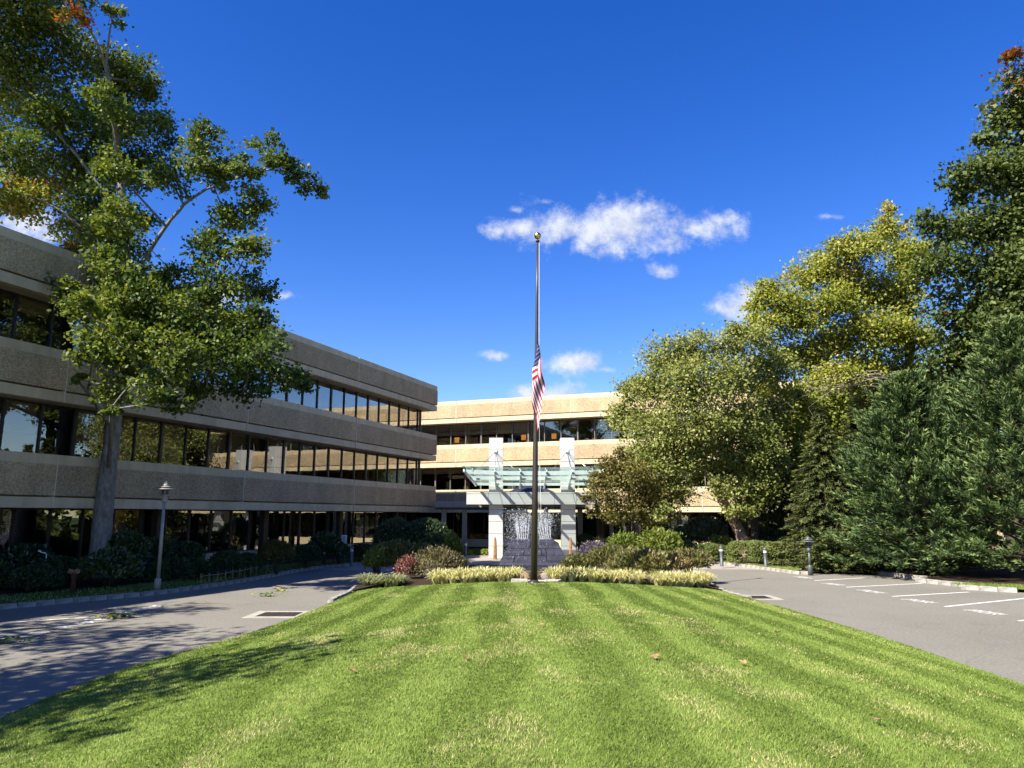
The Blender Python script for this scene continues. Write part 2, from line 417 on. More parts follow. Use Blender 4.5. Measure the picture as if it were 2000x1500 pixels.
M['frame_sunlit'] = simple('sunlit_bronze_frame', (.13, .12, .105), .45, var=.1)  # frame bronze with the sun on the rear upper windows put into its colour
M['blind'] = simple('roller_blind', (.62, .58, .45), .9, var=.06)
M['inside'] = simple('office_interior', (.05, .045, .038), .9, var=.2, nscale=.7)
M['pillar'] = simple('interior_pillar', (.45, .42, .36), .9, var=.05)
M['roof'] = simple('roof_gravel', (.30, .29, .27), .95, var=.15)
M['white'] = simple('white_metal_panel', (.47, .468, .455), .45, var=.03, nscale=.8)
M['steel'] = simple('pale_painted_steel', (.58, .66, .63), .4, var=.04)
M['seam'] = simple('panel_seam', (.16, .16, .155), .8, var=.05)
M['cable'] = simple('stainless_rod', (.45, .45, .44), .3, metal=.9, var=.05)
M['gglass'] = m_green_glass()
M['porchgrey'] = simple('grey_porch_concrete', (.22, .21, .195), .85, var=.08)
M['asphalt'] = m_asphalt()
M['pavers'] = m_pavers()
M['paint'] = simple('road_paint', (.68, .67, .64), .8, var=.18, nscale=9)
M['ground'] = m_grass_ground('rough_grass', (.05, .075, .02))
M['lawnsoil'] = m_grass_ground('lawn_thatch', (.135, .19, .036))
M['mulch'] = simple('bark_mulch', (.045, .032, .022), .95, var=.35, nscale=22, bump=.9, bscale=45, spec=.1)
M['kerb'] = simple('granite_block', (.31, .29, .26), .85, var=.22, nscale=5, bump=.5, bscale=25)
M['concrete'] = simple('drain_concrete', (.32, .30, .25), .85, var=.1, nscale=4)
M['iron'] = simple('cast_iron', (.05, .042, .036), .6, metal=.4, var=.2, nscale=10)
M['grass'] = m_grass()
M['bronze'] = simple('bronze_pole', (.060, .050, .042), .42, metal=.55, var=.06)
M['gold'] = simple('gold_ball', (.72, .52, .16), .22, metal=1.0, var=.05)
M['flagred'] = simple('flag_red', (.36, .008, .020), .75, var=.05)
M['flagwhite'] = simple('flag_white', (.60, .59, .585), .75, var=.03)
M['flagblue'] = simple('flag_blue', (.015, .025, .12), .75, var=.05)
M['rope'] = simple('halyard_rope', (.6, .58, .54), .9, var=.05)
M['lamp'] = simple('grey_lamp_metal', (.27, .26, .24), .5, metal=.1, var=.06, nscale=6)
M['bollard'] = simple('grey_green_bollard', (.075, .085, .085), .5, metal=.15, var=.06)
M['lampglass'] = simple('lamp_lens', (.55, .55, .52), .25, var=.03)
M['lampdark'] = simple('lamp_lantern_dark', (.05, .05, .05), .4, var=.05)
M['slate'] = simple('wet_slate', (.022, .023, .040), .55, var=.45, nscale=3.5, bump=.5, bscale=9, col2=(.012, .012, .019), spec=.3)
M['slategap'] = simple('slate_joint', (.008, .008, .01), .9, var=.1)
M['boulder'] = simple('tan_boulder', (.30, .20, .11), .85, var=.3, nscale=4, bump=.5, bscale=12)
M['greyrock'] = simple('grey_boulder', (.22, .20, .19), .85, var=.3, nscale=4, bump=.5, bscale=12)
M['rust'] = simple('rusted_stone_post', (.28, .145, .055), .85, var=.3, nscale=6, bump=.5, bscale=14)
M['sign'] = simple('sign_white', (.7, .7, .68), .5, var=.03)
M['signtext'] = simple('sign_lettering', (.05, .09, .06), .6, var=.03)
M['greenpost'] = simple('green_sign_post', (.05, .075, .06), .6, metal=.3, var=.1)
M['hydrant'] = simple('rusty_standpipe', (.10, .045, .035), .7, var=.25, nscale=9)
M['brasscap'] = simple('standpipe_cap', (.22, .12, .035), .6, var=.3, nscale=9)
M['wire'] = simple('fence_wire', (.20, .17, .12), .8, var=.1)
def m_glow(name, c, e):
    m, nt, N, L, out = mat(name)
    p = N('ShaderNodeBsdfPrincipled'); p.inputs['Base Color'].default_value = rgb(c); p.inputs['Roughness'].default_value = .7
    p.inputs['Emission Color'].default_value = rgb(c); p.inputs['Emission Strength'].default_value = e
    L(p.outputs[0], out.inputs[0]); return m
M['picture'] = m_glow('lit_orange_shade', (.80, .38, .09), .55)
M['stone_edge'] = simple('flat_edging_stone', (.42, .37, .32), .9, var=.2, nscale=6, bump=.4, bscale=20)
M['deadleaf'] = simple('dry_leaf', (.27, .16, .075), .85, var=.25, nscale=18)
M['sprigleaf'] = simple('green_sprig', (.12, .20, .03), .6, var=.25, nscale=12)
def m_water():
    m, nt, N, L, out = mat('white_water')
    tr = N('ShaderNodeBsdfTransparent')
    p = N('ShaderNodeBsdfPrincipled'); p.inputs['Base Color'].default_value = (.86, .89, .93, 1); p.inputs['Roughness'].default_value = .2
    tl = N('ShaderNodeBsdfTranslucent'); tl.inputs[0].default_value = (.85, .89, .95, 1)
    m1 = N('ShaderNodeMixShader'); m1.inputs[0].default_value = .45; L(p.outputs[0], m1.inputs[1]); L(tl.outputs[0], m1.inputs[2])
    mx = N('ShaderNodeMixShader'); mx.inputs[0].default_value = .88; L(tr.outputs[0], mx.inputs[1]); L(m1.outputs[0], mx.inputs[2]); L(mx.outputs[0], out.inputs[0]); return m
M['water'] = m_water()
M['pool'] = simple('dark_pool_water', (.02, .022, .025), .06, var=.1)
M['bark_grey'] = m_bark('smooth_grey_bark', (.11, .10, .088), (.25, .235, .205), (4, 4, 1.5))
M['bark_dark'] = m_bark('dark_bark', (.030, .024, .018), (.085, .07, .052))
M['bark_birch'] = m_bark('peeling_birch_bark', (.10, .055, .035), (.42, .31, .24), (5, 5, 2.5))
M['twig'] = m_bark('grey_twig', (.17, .15, .13), (.32, .29, .25))
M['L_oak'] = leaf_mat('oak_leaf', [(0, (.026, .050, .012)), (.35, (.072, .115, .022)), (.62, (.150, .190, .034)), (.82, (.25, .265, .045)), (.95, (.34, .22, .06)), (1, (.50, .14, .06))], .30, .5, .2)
M['L_birch'] = leaf_mat('birch_leaf', [(0, (.060, .082, .018)), (.5, (.165, .198, .048)), (.85, (.285, .305, .095)), (1, (.36, .33, .15))], .34, .5, .2)
M['L_yellow'] = leaf_mat('yellowing_leaf', [(0, (.070, .098, .016)), (.4, (.185, .220, .036)), (.75, (.31, .325, .066)), (.94, (.34, .27, .11)), (1, (.48, .38, .23))], .36, .5, .2)
M['L_maple'] = leaf_mat('maple_leaf', [(0, (.028, .048, .012)), (.5, (.076, .108, .026)), (.85, (.130, .158, .042)), (.95, (.15, .12, .035)), (1, (.26, .095, .035))], .26, .5, .22)
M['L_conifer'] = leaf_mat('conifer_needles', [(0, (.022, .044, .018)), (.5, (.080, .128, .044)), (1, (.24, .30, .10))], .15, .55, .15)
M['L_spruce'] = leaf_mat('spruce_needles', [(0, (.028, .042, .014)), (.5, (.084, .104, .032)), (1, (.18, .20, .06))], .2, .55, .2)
M['L_bronze'] = leaf_mat('bronze_leaf', [(0, (.045, .055, .014)), (.5, (.125, .120, .028)), (1, (.25, .185, .05))], .3, .5, .25)
M['L_yew'] = leaf_mat('yew_leaf', [(0, (.016, .030, .010)), (.5, (.042, .072, .020)), (1, (.085, .125, .034))], .15, .55, .25)
M['L_hedge'] = leaf_mat('clipped_hedge_leaf', [(0, (.035, .055, .014)), (.5, (.10, .135, .034)), (1, (.19, .22, .06))], .25, .5, .3)
M['L_rhodo'] = leaf_mat('rhododendron_leaf', [(0, (.014, .032, .010)), (.6, (.038, .07, .018)), (1, (.10, .11, .022))], .15, .35, .5)
M['L_lime'] = leaf_mat('yellow_green_leaf', [(0, (.055, .085, .014)), (.5, (.145, .185, .030)), (1, (.29, .31, .065))], .32, .5, .3)
M['L_olive'] = leaf_mat('olive_bronze_leaf', [(0, (.045, .058, .016)), (.5, (.12, .125, .035)), (.8, (.20, .165, .06)), (1, (.28, .14, .085))], .26, .5, .35)
M['L_red'] = leaf_mat('barberry_leaf', [(0, (.09, .055, .034)), (.5, (.16, .090, .055)), (1, (.28, .065, .07))], .25, .5, .35)
M['L_tan'] = leaf_mat('fading_shrub_leaf', [(0, (.055, .055, .022)), (.5, (.125, .115, .048)), (1, (.21, .16, .078))], .25, .55, .3)
M['L_purple'] = leaf_mat('purple_bloom', [(0, (.05, .05, .045)), (1, (.22, .17, .24))], .25, .6, .3)
M['L_lirio'] = leaf_mat('variegated_strap_leaf', [(0, (.10, .16, .03)), (.4, (.30, .34, .09)), (.75, (.55, .52, .24)), (1, (.72, .66, .40))], .3, .45, .4)
M['L_liriog'] = leaf_mat('grey_green_strap_leaf', [(0, (.07, .10, .035)), (.5, (.20, .23, .10)), (1, (.46, .45, .27))], .3, .45, .4)

# ------------------------------------------------------------------ ground, road, lawn
def sheet(name, poly, z, m, kind='structure', parent=None):
    b = MB(); b.add([(p[0], p[1], z) for p in poly], [tuple(range(len(poly)))])
    o = b.build(name, m, parent)
    if parent is None: tag(o, kind=kind)
    return o
g = sheet('ground', [(-900, -400), (900, -400), (900, 1500), (-900, 1500)], -0.06, M['ground'])
road = sheet('road', [(-60, -60), (70, -60), (70, 47.5), (-60, 47.5)], 0.0, M['asphalt'])
tag(road, 'grey asphalt driveway running round both sides of the lawn')
sheet('paved_forecourt', [(-13, 35.9), (-7, 35.2), (9.5, 36.0), (15, 35.4), (15, 49), (-13, 49)], 0.004, M['pavers'])

def interp(tab, y):
    ys = [t[0] for t in tab]; xs = [t[1] for t in tab]
    return np.interp(y, ys, xs)
LAWN_L = [(-20, -5.9), (9.4, -6.22), (11, -6.3), (12.7, -6.2), (14.7, -5.8), (15.9, -5.55), (17.4, -5.35), (18.6, -5.25), (21.9, -5.1), (25.5, -5.1), (28, -5.35)]
LAWN_R = [(-20, 7.3), (11, 7.45), (16, 7.5), (20, 7.3), (25.5, 6.85), (28, 6.9)]
def bed_y(x): return 24.0 + 0.045 * (np.asarray(x) - 0.8) ** 2
def lawn_z(x, y):
    x = np.asarray(x, float); y = np.asarray(y, float)
    zc = 1.08 - 0.025 * np.clip(y, -6, 40)
    c = np.where(x < .6, interp(LAWN_L, y), interp(LAWN_R, y))
    t = np.clip(np.abs(x - .6) / np.abs(c - .6), 0, 1)
    w = np.sin(x * .9 + 1) * np.sin(y * .7) * .012
    return 0.08 + (zc - .08) * (1 - t ** 1.5) + w * (1 - t)
def on_lawn(px, py):
    v = ray(px, py); t = 3.0
    for k in range(4000):
        p = np.array([0, 0, EYE]) + v * t
        if p[2] <= lawn_z(p[0], p[1]): return p
        t += 0.01
    return p
# lawn surface grid: columns across, rows along; far edge follows the bed line
nx, ny = 60, 120
V, F = [], []
for j in range(ny + 1):
    tj = j / ny
    for i in range(nx + 1):
        ti = i / nx
        y0 = -20 + tj * 44.0
        y = y0
        for _ in range(3):
            xl, xr = interp(LAWN_L, y), interp(LAWN_R, y)
            x = xl + (xr - xl) * ti
            y = -20 + tj * (bed_y(x) + 20)
        V.append((x, y, float(lawn_z(x, y))))
for j in range(ny):
    for i in range(nx):
        a = j * (nx + 1) + i
        F.append((a, a + 1, a + nx + 2, a + nx + 1))
for side in (0, nx):                          # skirt down to the road
    base = len(V)
    for j in range(ny + 1):
        p = V[j * (nx + 1) + side]; V.append((p[0], p[1], -0.03))
    for j in range(ny):
        a = j * (nx + 1) + side
        f = (a, a + nx + 1, base + j + 1, base + j)
        F.append(f if side else f[::-1])
lawn = MB().add(V, F, 0, True).build('lawn', M['lawnsoil'])
tag(lawn, 'mown striped lawn rising between the two arms of the drive', kind='structure')

def value_noise(x, y, s, seed):
    r = np.random.default_rng(seed); G = r.random((64, 64))
    u, v = x * s, y * s
    i, j = np.floor(u).astype(int), np.floor(v).astype(int)
    fu, fv = u - i, v - j
    fu = fu * fu * (3 - 2 * fu); fv = fv * fv * (3 - 2 * fv)
    g_ = lambda a, b: G[a % 64, b % 64]
    return (g_(i, j) * (1 - fu) + g_(i + 1, j) * fu) * (1 - fv) + (g_(i, j + 1) * (1 - fu) + g_(i + 1, j + 1) * fu) * fv

def blades(name, X, Y, Z, h, w, leanx, leany, tint, label, mm=None):
    n = len(X)
    ang = rng.random(n) * math.pi * 2
    dx, dy = np.cos(ang) * w * .5, np.sin(ang) * w * .5
    V = np.empty((n, 3, 3))
    V[:, 0] = np.stack([X - dx, Y - dy, Z - .006], 1)
    V[:, 1] = np.stack([X + dx, Y + dy, Z - .006], 1)
    V[:, 2] = np.stack([X + leanx * h, Y + leany * h, Z + h], 1)
    F = np.arange(n * 3).reshape(-1, 3)
    me = np_mesh(name, V.reshape(-1, 3), F, mm or M['grass'], {'tint': np.repeat(np.clip(tint, 0, 1), 3)})
    o = link(name, me); tag(o, label, 'grass', kind='stuff'); return o

# mown grass: blades lean away / towards along alternate mower passes
def lawn_blades():
    n = 640000
    # density ~ 1/distance^1.1 so near grass is finest
    u = rng.random(n)
    ya, yb, k = 3.2, 27.0, 0.15
    Y = (ya ** k + u * (yb ** k - ya ** k)) ** (1 / k)
    xl, xr = interp(LAWN_L, Y), interp(LAWN_R, Y)
    lim = .80 * Y + 1.2
    lo, hi = np.maximum(xl, -lim), np.minimum(xr, lim)
    X = lo + (hi - lo) * rng.random(n)
    edge = .04 * (value_noise(X, Y, 3, 5) - .5)
    keep = (Y < bed_y(X) - .02 + 3 * edge) & (X > xl + edge) & (X < xr - edge)
    X, Y = X[keep], Y[keep]
    Z = lawn_z(X, Y)
    dist = np.sqrt(X * X + Y * Y)
    wob = .35 * (value_noise(X, Y, .35, 11) - .5)
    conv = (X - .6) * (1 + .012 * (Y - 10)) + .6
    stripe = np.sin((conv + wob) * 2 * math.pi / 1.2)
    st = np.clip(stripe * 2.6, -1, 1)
    h = (.014 + .013 * rng.random(len(X))) * (.85 + .5 * value_noise(X, Y, 1.3, 3))
    w = np.clip(.0030 + dist * .00110, .0062, .034)
    ly = .32 * st + rng.normal(0, .62, len(X)); lx = rng.normal(0, .62, len(X)) + .1
    dry = value_noise(X, Y * .55, .85, 21) * .55 + value_noise(X, Y * .6, 2.6, 22) * .45
    dryp = np.clip((dry - .63) * 5.5, 0, 1)
    for (qx, qy, qr) in ((-.1, 6.1, .32), (-.35, 5.6, .3), (-2.2, 6.6, .35), (1.1, 11.2, .4), (3.9, 7.6, .35), (-1.6, 9.4, .3), (.9, 14.6, .4), (-.2, 12.4, .35)):
        dryp = np.maximum(dryp, np.clip(1.25 - np.hypot(X - qx, (Y - qy) * .6) / qr - .6 * (value_noise(X, Y, 6, 77) - .3), 0, 1))
    # worn strips along the crown of the lawn
    dryp = np.maximum(dryp, np.clip(.9 - np.abs(conv - .05 - wob) * 2.6, 0, .8) * np.clip((value_noise(X, Y, 1.9, 31) - .45) * 4, 0, 1))
    dryp = np.maximum(dryp, np.clip(.9 - np.abs(conv - 1.75 - wob) * 2.6, 0, .8) * np.clip((value_noise(X, Y, 1.7, 32) - .52) * 4, 0, 1))
    tint = .44 + .075 * st + .20 * (value_noise(X, Y, .9, 41) - .5) + .16 * (value_noise(X, Y * .5, 3.5, 42) - .5) + rng.normal(0, .09, len(X))  # stripe term paints the sheen of the leaning blades into their colour
    tint = np.where(rng.random(len(X)) < dryp * .55, .84 + .16 * rng.random(len(X)), tint)
    tint = np.where(rng.random(len(X)) < .03, .9, tint)
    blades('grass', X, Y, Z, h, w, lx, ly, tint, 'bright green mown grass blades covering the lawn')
lawn_blades()

# left verge between kerb and building, curb line measured along the drive
KERB_L = [(-30, 6.0), (-22, 13.0), (-17.4, 17.3), (-15.4, 19.2), (-13.9, 20.8), (-12.75, 22.6), (-11.45, 24.6), (-10.6, 27.5), (-10.05, 31), (-9.75, 34.0), (-8.95, 37.4), (-7.6, 39.4), (-6.2, 41.3), (-5.2, 43.6), (-4.9, 46)]
def smooth_line(pts, step):
    P = np.array(pts, float)
    out = []
    for i in range(len(P) - 1):
        p0, p1, p2, p3 = P[max(i - 1, 0)], P[i], P[i + 1], P[min(i + 2, len(P) - 1)]
        for t in np.linspace(0, 1, 14, endpoint=False):
            out.append(.5 * ((2 * p1) + (-p0 + p2) * t + (2 * p0 - 5 * p1 + 4 * p2 - p3) * t * t + (-p0 + 3 * p1 - 3 * p2 + p3) * t ** 3))
    out.append(P[-1]); out = np.array(out)
    d = np.concatenate([[0], np.cumsum(np.linalg.norm(np.diff(out, axis=0), axis=1))])
    s = np.arange(0, d[-1], step)
    return np.stack([np.interp(s, d, out[:, k]) for k in range(P.shape[1])], 1)
kl = smooth_line(KERB_L, .5)
tan = np.gradient(kl, axis=0); tan /= np.linalg.norm(tan, axis=1)[:, None]
nor = np.stack([-tan[:, 1], tan[:, 0]], 1)            # towards the building
def facade_x(y): return -5.54 - .368 * (54 - np.asarray(y))
def strip(name, offs, zs, m, lab):
    V, F = [], []
    for p, n in zip(kl, nor):
        for o, z in zip(offs, zs): V.append((p[0] + n[0] * o, p[1] + n[1] * o, z + (.05 * math.sin(p[1] * 1.3) if o > .6 else 0)))
    k = len(offs)
    for i in range(len(kl) - 1):
        for j in range(k - 1): F.append((i * k + j, i * k + k + j, i * k + k + j + 1, i * k + j + 1))
    o = MB().add(V, F, 0, True).build(name, m); tag(o, lab, kind='structure'); return o
strip('verge', [.16, .5, 1.0, 1.5], [.10, .14, .17, .2], M['lawnsoil'], 'narrow shaded grass verge along the left kerb')
strip('planting_bed', [1.45, 2.2, 3.5, 6.5], [.19, .24, .3, .3], M['mulch'], 'shaded mulch bed along the foot of the left building')
n = 26000
ii = rng.integers(4, len(kl) - 3, n); oo = .18 + rng.random(n) * 1.35
px_ = kl[ii] + tan[ii] * (rng.random(n)[:, None] * .5) + nor[ii] * oo[:, None]
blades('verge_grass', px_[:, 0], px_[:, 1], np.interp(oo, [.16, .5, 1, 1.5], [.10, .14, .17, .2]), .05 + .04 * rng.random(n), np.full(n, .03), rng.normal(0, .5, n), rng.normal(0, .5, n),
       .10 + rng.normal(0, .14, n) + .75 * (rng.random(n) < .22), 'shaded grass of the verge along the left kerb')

def kerb(name, line, w, h, lab, sx=.5, gap=.018, z0=-.02, taper=.012):
    """row of granite blocks, each one its own piece"""
    root = empty(name, (float(line[0][0]), float(line[0][1]), 0)); tag(root, lab, kind='structure')
    ox, oy = root.location.x, root.location.y
    t = np.gradient(line, axis=0); t /= np.linalg.norm(t, axis=1)[:, None]
    variants = []
    for k in range(6):
        b = MB(); b.box(-sx / 2 + gap / 2, sx / 2 - gap / 2, -w / 2, w / 2, z0, h, bev=taper)
        b.v = [(x + random.uniform(-.012, .012), y + random.uniform(-.014, .014), z + (random.uniform(-.012, .012) if z > 0 else 0)) for x, y, z in b.v]
        variants.append(b.mesh('kerb_stone', M['kerb']))
    for k in range(len(line)):
        a = math.atan2(t[k][1], t[k][0])
        link('kerb_stone', random.choice(variants), root, (float(line[k][0]) - ox, float(line[k][1]) - oy, random.uniform(-.008, .006)), (0, random.uniform(-.012, .012), a + random.uniform(-.02, .02)))
    return root
vis = kl[(kl[:, 1] > 16)]
kerb('kerb', vis, .17, .13, 'granite block kerb curving along the left side of the drive')

# island bed behind the lawn
ISL = [(-5.2, 24.6), (-5.45, 27), (-5.5, 29.5), (-5.1, 32), (-3.9, 34), (-1.8, 35.3), (.9, 35.8), (3.6, 35.4), (5.8, 34.2), (7.0, 32), (7.3, 29.5), (7.1, 27), (6.85, 24.6)]
isl = smooth_line(ISL, .5)
front_pts = [(x, float(bed_y(x)) - .08) for x in np.linspace(6.8, -5.15, 30)]
b = MB(); poly = [tuple(p) for p in isl] + front_pts
zz = [.12] * len(isl) + [max(.05, float(lawn_z(x, y)) - .03) for x, y in front_pts]
cx, cy = .8, 30.0
V = [(p[0], p[1], z) for p, z in zip(poly, zz)]
inner = [(cx + (p[0] - cx) * .8, cy + (p[1] - cy) * .8, .34) for p in poly]
nn = len(poly)
b.add(V + inner + [(cx, cy, .36)], [(i, (i + 1) % nn, nn + (i + 1) % nn, nn + i) for i in range(nn)] + [(nn + i, nn + (i + 1) % nn, 2 * nn) for i in range(nn)], 0, True)
tag(b.build('island_bed', M['mulch']), 'mulched island bed round the fountain behind the lawn', kind='structure')
kerb('island_kerb', isl[1:-1], .16, .13, 'granite kerb round the planted island')
kerb('lawn_kerb', smooth_line([(7.12, 23.2), (7.0, 24.2), (6.95, 25.2)], .5), .16, .11, 'granite kerb at the right edge of the lawn')
kerb('lawn_kerb', smooth_line([(-5.32, 22.6), (-5.3, 23.8), (-5.3, 25.2)], .5), .16, .11, 'granite kerb at the left edge of the lawn')

# right side: sawtooth kerb of angled bays, verge with hedge
k0 = onz(1385, 1100); k1 = onz(1450, 1107); k2 = onz(1525, 1117); k3 = onz(1556, 1121)
s1 = (onz(1725, 1124)[:2], onz(1804, 1133)[:2]); s2 = (onz(1802, 1138)[:2], onz(1896, 1148)[:2]); s3 = (onz(1895, 1152)[:2], onz(2000, 1158)[:2])
rv = [k0[:2], k1[:2], k2[:2], k3[:2], (13.6, 33.2), s1[0], s1[1], s2[0], s2[1], s3[0], s3[1], (22, 22.5), (24, 10), (60, 10), (60, 52), (10.5, 52), (10.0, 44)]
b = MB(); b.add([(p[0], p[1], .10) for p in rv], [tuple(range(len(rv)))])
tag(b.build('right_bed', M['mulch']), 'mulched ground under the conifers and hedge on the right', kind='structure')
gv = [k0[:2], k1[:2], k2[:2], k3[:2], k3[:2] + np.array([.4, .8]), k2[:2] + np.array([.5, 1.1]), k1[:2] + np.array([.6, 1.2]), k0[:2] + np.array([.7, 1.3])]
sheet('right_verge', gv, .106, M['lawnsoil'])
n = 9000
tt = rng.random(n) * 3; i0 = np.minimum(tt.astype(int), 2); fr = tt - i0
A = np.array([p[:2] for p in (k0, k1, k2, k3)]); Pq = A[i0] * (1 - fr[:, None]) + A[i0 + 1] * fr[:, None]
off = rng.random(n) * 1.15 + .1
Pq = Pq + np.stack([off * .5, off * .9], 1)
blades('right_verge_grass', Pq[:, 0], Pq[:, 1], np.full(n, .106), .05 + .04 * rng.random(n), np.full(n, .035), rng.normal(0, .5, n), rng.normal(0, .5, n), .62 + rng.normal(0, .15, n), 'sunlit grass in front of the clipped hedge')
gp = [np.array(s3[0]) + (.1, .1), np.array(s3[1]) + (0, .1), np.array((21.8, 22.6)), np.array((22.2, 24.0)), np.array(s3[1]) + (.5, 1.5), np.array(s3[0]) + (.5, 1.0)]
sheet('bay_verge', gp, .106, M['lawnsoil'])
n = 5000; u_ = rng.random(n); Pq = (np.array(s3[0]) * (1 - u_[:, None]) + np.array((21.9, 22.6)) * u_[:, None]) + np.stack([rng.random(n) * .4, .15 + rng.random(n) * 1.1], 1)
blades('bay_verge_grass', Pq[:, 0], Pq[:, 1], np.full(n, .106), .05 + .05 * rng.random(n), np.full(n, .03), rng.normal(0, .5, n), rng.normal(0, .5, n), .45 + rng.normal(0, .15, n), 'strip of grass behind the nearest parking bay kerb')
kerb('right_kerb', smooth_line([k0[:2], k1[:2], k2[:2], k3[:2], (12.9, 32.9)], .45), .17, .13, 'pale granite kerb in front of the clipped hedge', sx=.45)
for lab, (p, q) in zip(('far', 'middle', 'near'), (s1, s2, s3)):
    kerb('bay_kerb', smooth_line([p, q], .55), .2, .15, 'pale kerb at the head of the %s angled parking bay' % lab, sx=.55)
    d = np.array(q) - np.array(p)
for (e0, e1) in ((s1[1], s2[0]), (s2[1], s3[0])):
    kerb('bay_kerb', smooth_line([e0, e1], .5), .18, .14, 'short return of the sawtooth kerb between bays', sx=.5)

# painted lines, lettering and drains lie on the road
def paint_quad(name, p, q, w, parent=road, z=.004):
    p = np.array(p[:2]); q = np.array(q[:2]); t = (q - p) / np.linalg.norm(q - p); nn_ = np.array([-t[1], t[0]]) * w / 2
    b = MB(); b.add([(*(p - nn_), z), (*(q - nn_), z), (*(q + nn_), z), (*(p + nn_), z)], [(0, 1, 2, 3)])
    return b.build(name, M['paint'], parent)
for a, b_ in (((1590.5, 1134), (1727, 1126.5)), ((1653, 1147), (1802, 1139.5)), ((1743, 1165), (1893, 1156.5)), ((1846, 1185), (2010, 1168)), ((1990, 1213), (2140, 1196))):
    paint_quad('parking_line', onz(*a), onz(*b_), .11)
def lettering(p, q, w, n=7):
    """row of worn painted letters, too foreshortened to read"""
    p = np.array(p[:2]); q = np.array(q[:2]); d = (q - p) / n
    t = d / np.linalg.norm(d); nv = np.array([-t[1], t[0]])
    b = MB()
    for k in range(n):
        c = p + d * (k + .5); hw = np.linalg.norm(d) * .38
        for (a0, a1, o0, o1) in ((-1, -.45, -1, 1), (-.45, 1, .55, 1) if k % 2 else (.4, 1, -1, 1), (-.45, .5, -.2, .2) if k % 3 else (-.45, 1, -1, -.6)):
            z = .004 + .0004 * (k % 3)
            pts = [c + t * hw * a + nv * w / 2 * o for a, o in ((a0, o0), (a1, o0), (a1, o1), (a0, o1))]
            b.add([(*x, z) for x in pts], [(0, 1, 2, 3)])
    return b.build('painted_lettering', M['paint'], road)
for a, b_ in (((1557, 1126), (1581, 1130)), ((1611, 1139), (1645, 1143.5)), ((1681, 1152), (1724, 1159)), ((1769, 1170), (1822, 1178)), ((1891, 1191), (1958, 1201)), ((2010, 1211), (2090, 1224))):
    lettering(onz(*a), onz(*b_), .42)
paint_quad('parking_line', onz(-60, 1221), onz(246, 1201), .10)
paint_quad('parking_line', onz(-60, 1244), onz(97, 1234), .11)
paint_quad('parking_line', onz(165, 1210.5), onz(210, 1209), .22)
lettering(onz(234, 1197), onz(317, 1182.5), .45, 8)
lettering(onz(112, 1225.5), onz(182, 1213.5), .45, 8)

def drain(px0, px1, label, lx, ly, rz):
    c = onz(*px0)
    root = empty('storm_drain', (c[0], c[1], 0), rz)
    tag(root, label, 'drain', 'storm drains beside the lawn')
    b = MB(); w = .24
    b.box(-lx - w, lx + w, -ly - w, -ly, -.05, .012); b.box(-lx - w, lx + w, ly, ly + w, -.05, .012)
    b.box(-lx - w, -lx, -ly + .002, ly - .002, -.05, .012); b.box(lx, lx + w, -ly + .002, ly - .002, -.05, .012)
    b.build('concrete_collar', M['concrete'], root)
    gb = MB(); gb.box(-lx + .01, lx - .01, -ly + .01, ly - .01, -.06, .003)
    gb.build('drain_pit', M['slategap'], root)
    bar = MB(); bar.box(-lx + .01, lx - .01, -.022, .022, .004, .016); me = bar.mesh('grate_bar', M['iron'])
    for k in range(9): link('grate_bar', me, root, (0, -ly + .06 + k * (2 * ly - .12) / 8, 0))
    bar2 = MB(); bar2.box(-.016, .016, -ly + .01, ly - .01, .003, .0148); me2 = bar2.mesh('grate_bar', M['iron'])
    for k in range(7): link('grate_bar', me2, root, (-lx + .08 + k * (2 * lx - .16) / 6, 0, 0))
drain((546, 1200.5), None, 'square iron grate in a pale concrete collar left of the lawn', .5, .42, 0)
drain((1470, 1167), None, 'square iron grate in a pale concrete collar right of the lawn', .5, .42, 0)

# ------------------------------------------------------------------ the office building: two wings at right angles
ROT = -R(20.2)
CORNER = (-5.54, 54.0, 0.0)
LEVELS = [(2.77, 4.60), (6.46, 8.30), (10.12, 11.96)]
U = np.array([math.cos(ROT), math.sin(ROT), 0]); D_ = np.array([-math.sin(ROT), math.cos(ROT), 0])
def wing_to_world(x, y, z=0): return np.array(CORNER) + U * x + D_ * y + np.array([0, 0, z])

class Frame:
    """s along the facade, o outwards, z up -> wing coordinates"""
    def __init__(s, f): s.f = f
    def box(s, b, s0, s1, o0, o1, z0, z1, mi=0):
        p, q = s.f(s0, o0), s.f(s1, o1)
        b.box(min(p[0], q[0]), max(p[0], q[0]), min(p[1], q[1]), max(p[1], q[1]), z0, z1, mi)
FL = Frame(lambda s, o: (o, s))               # left wing, faces the drive
FE = Frame(lambda s, o: (s, o))               # left wing, far end
FR = Frame(lambda s, o: (s, 6.9 - o))         # rear wing

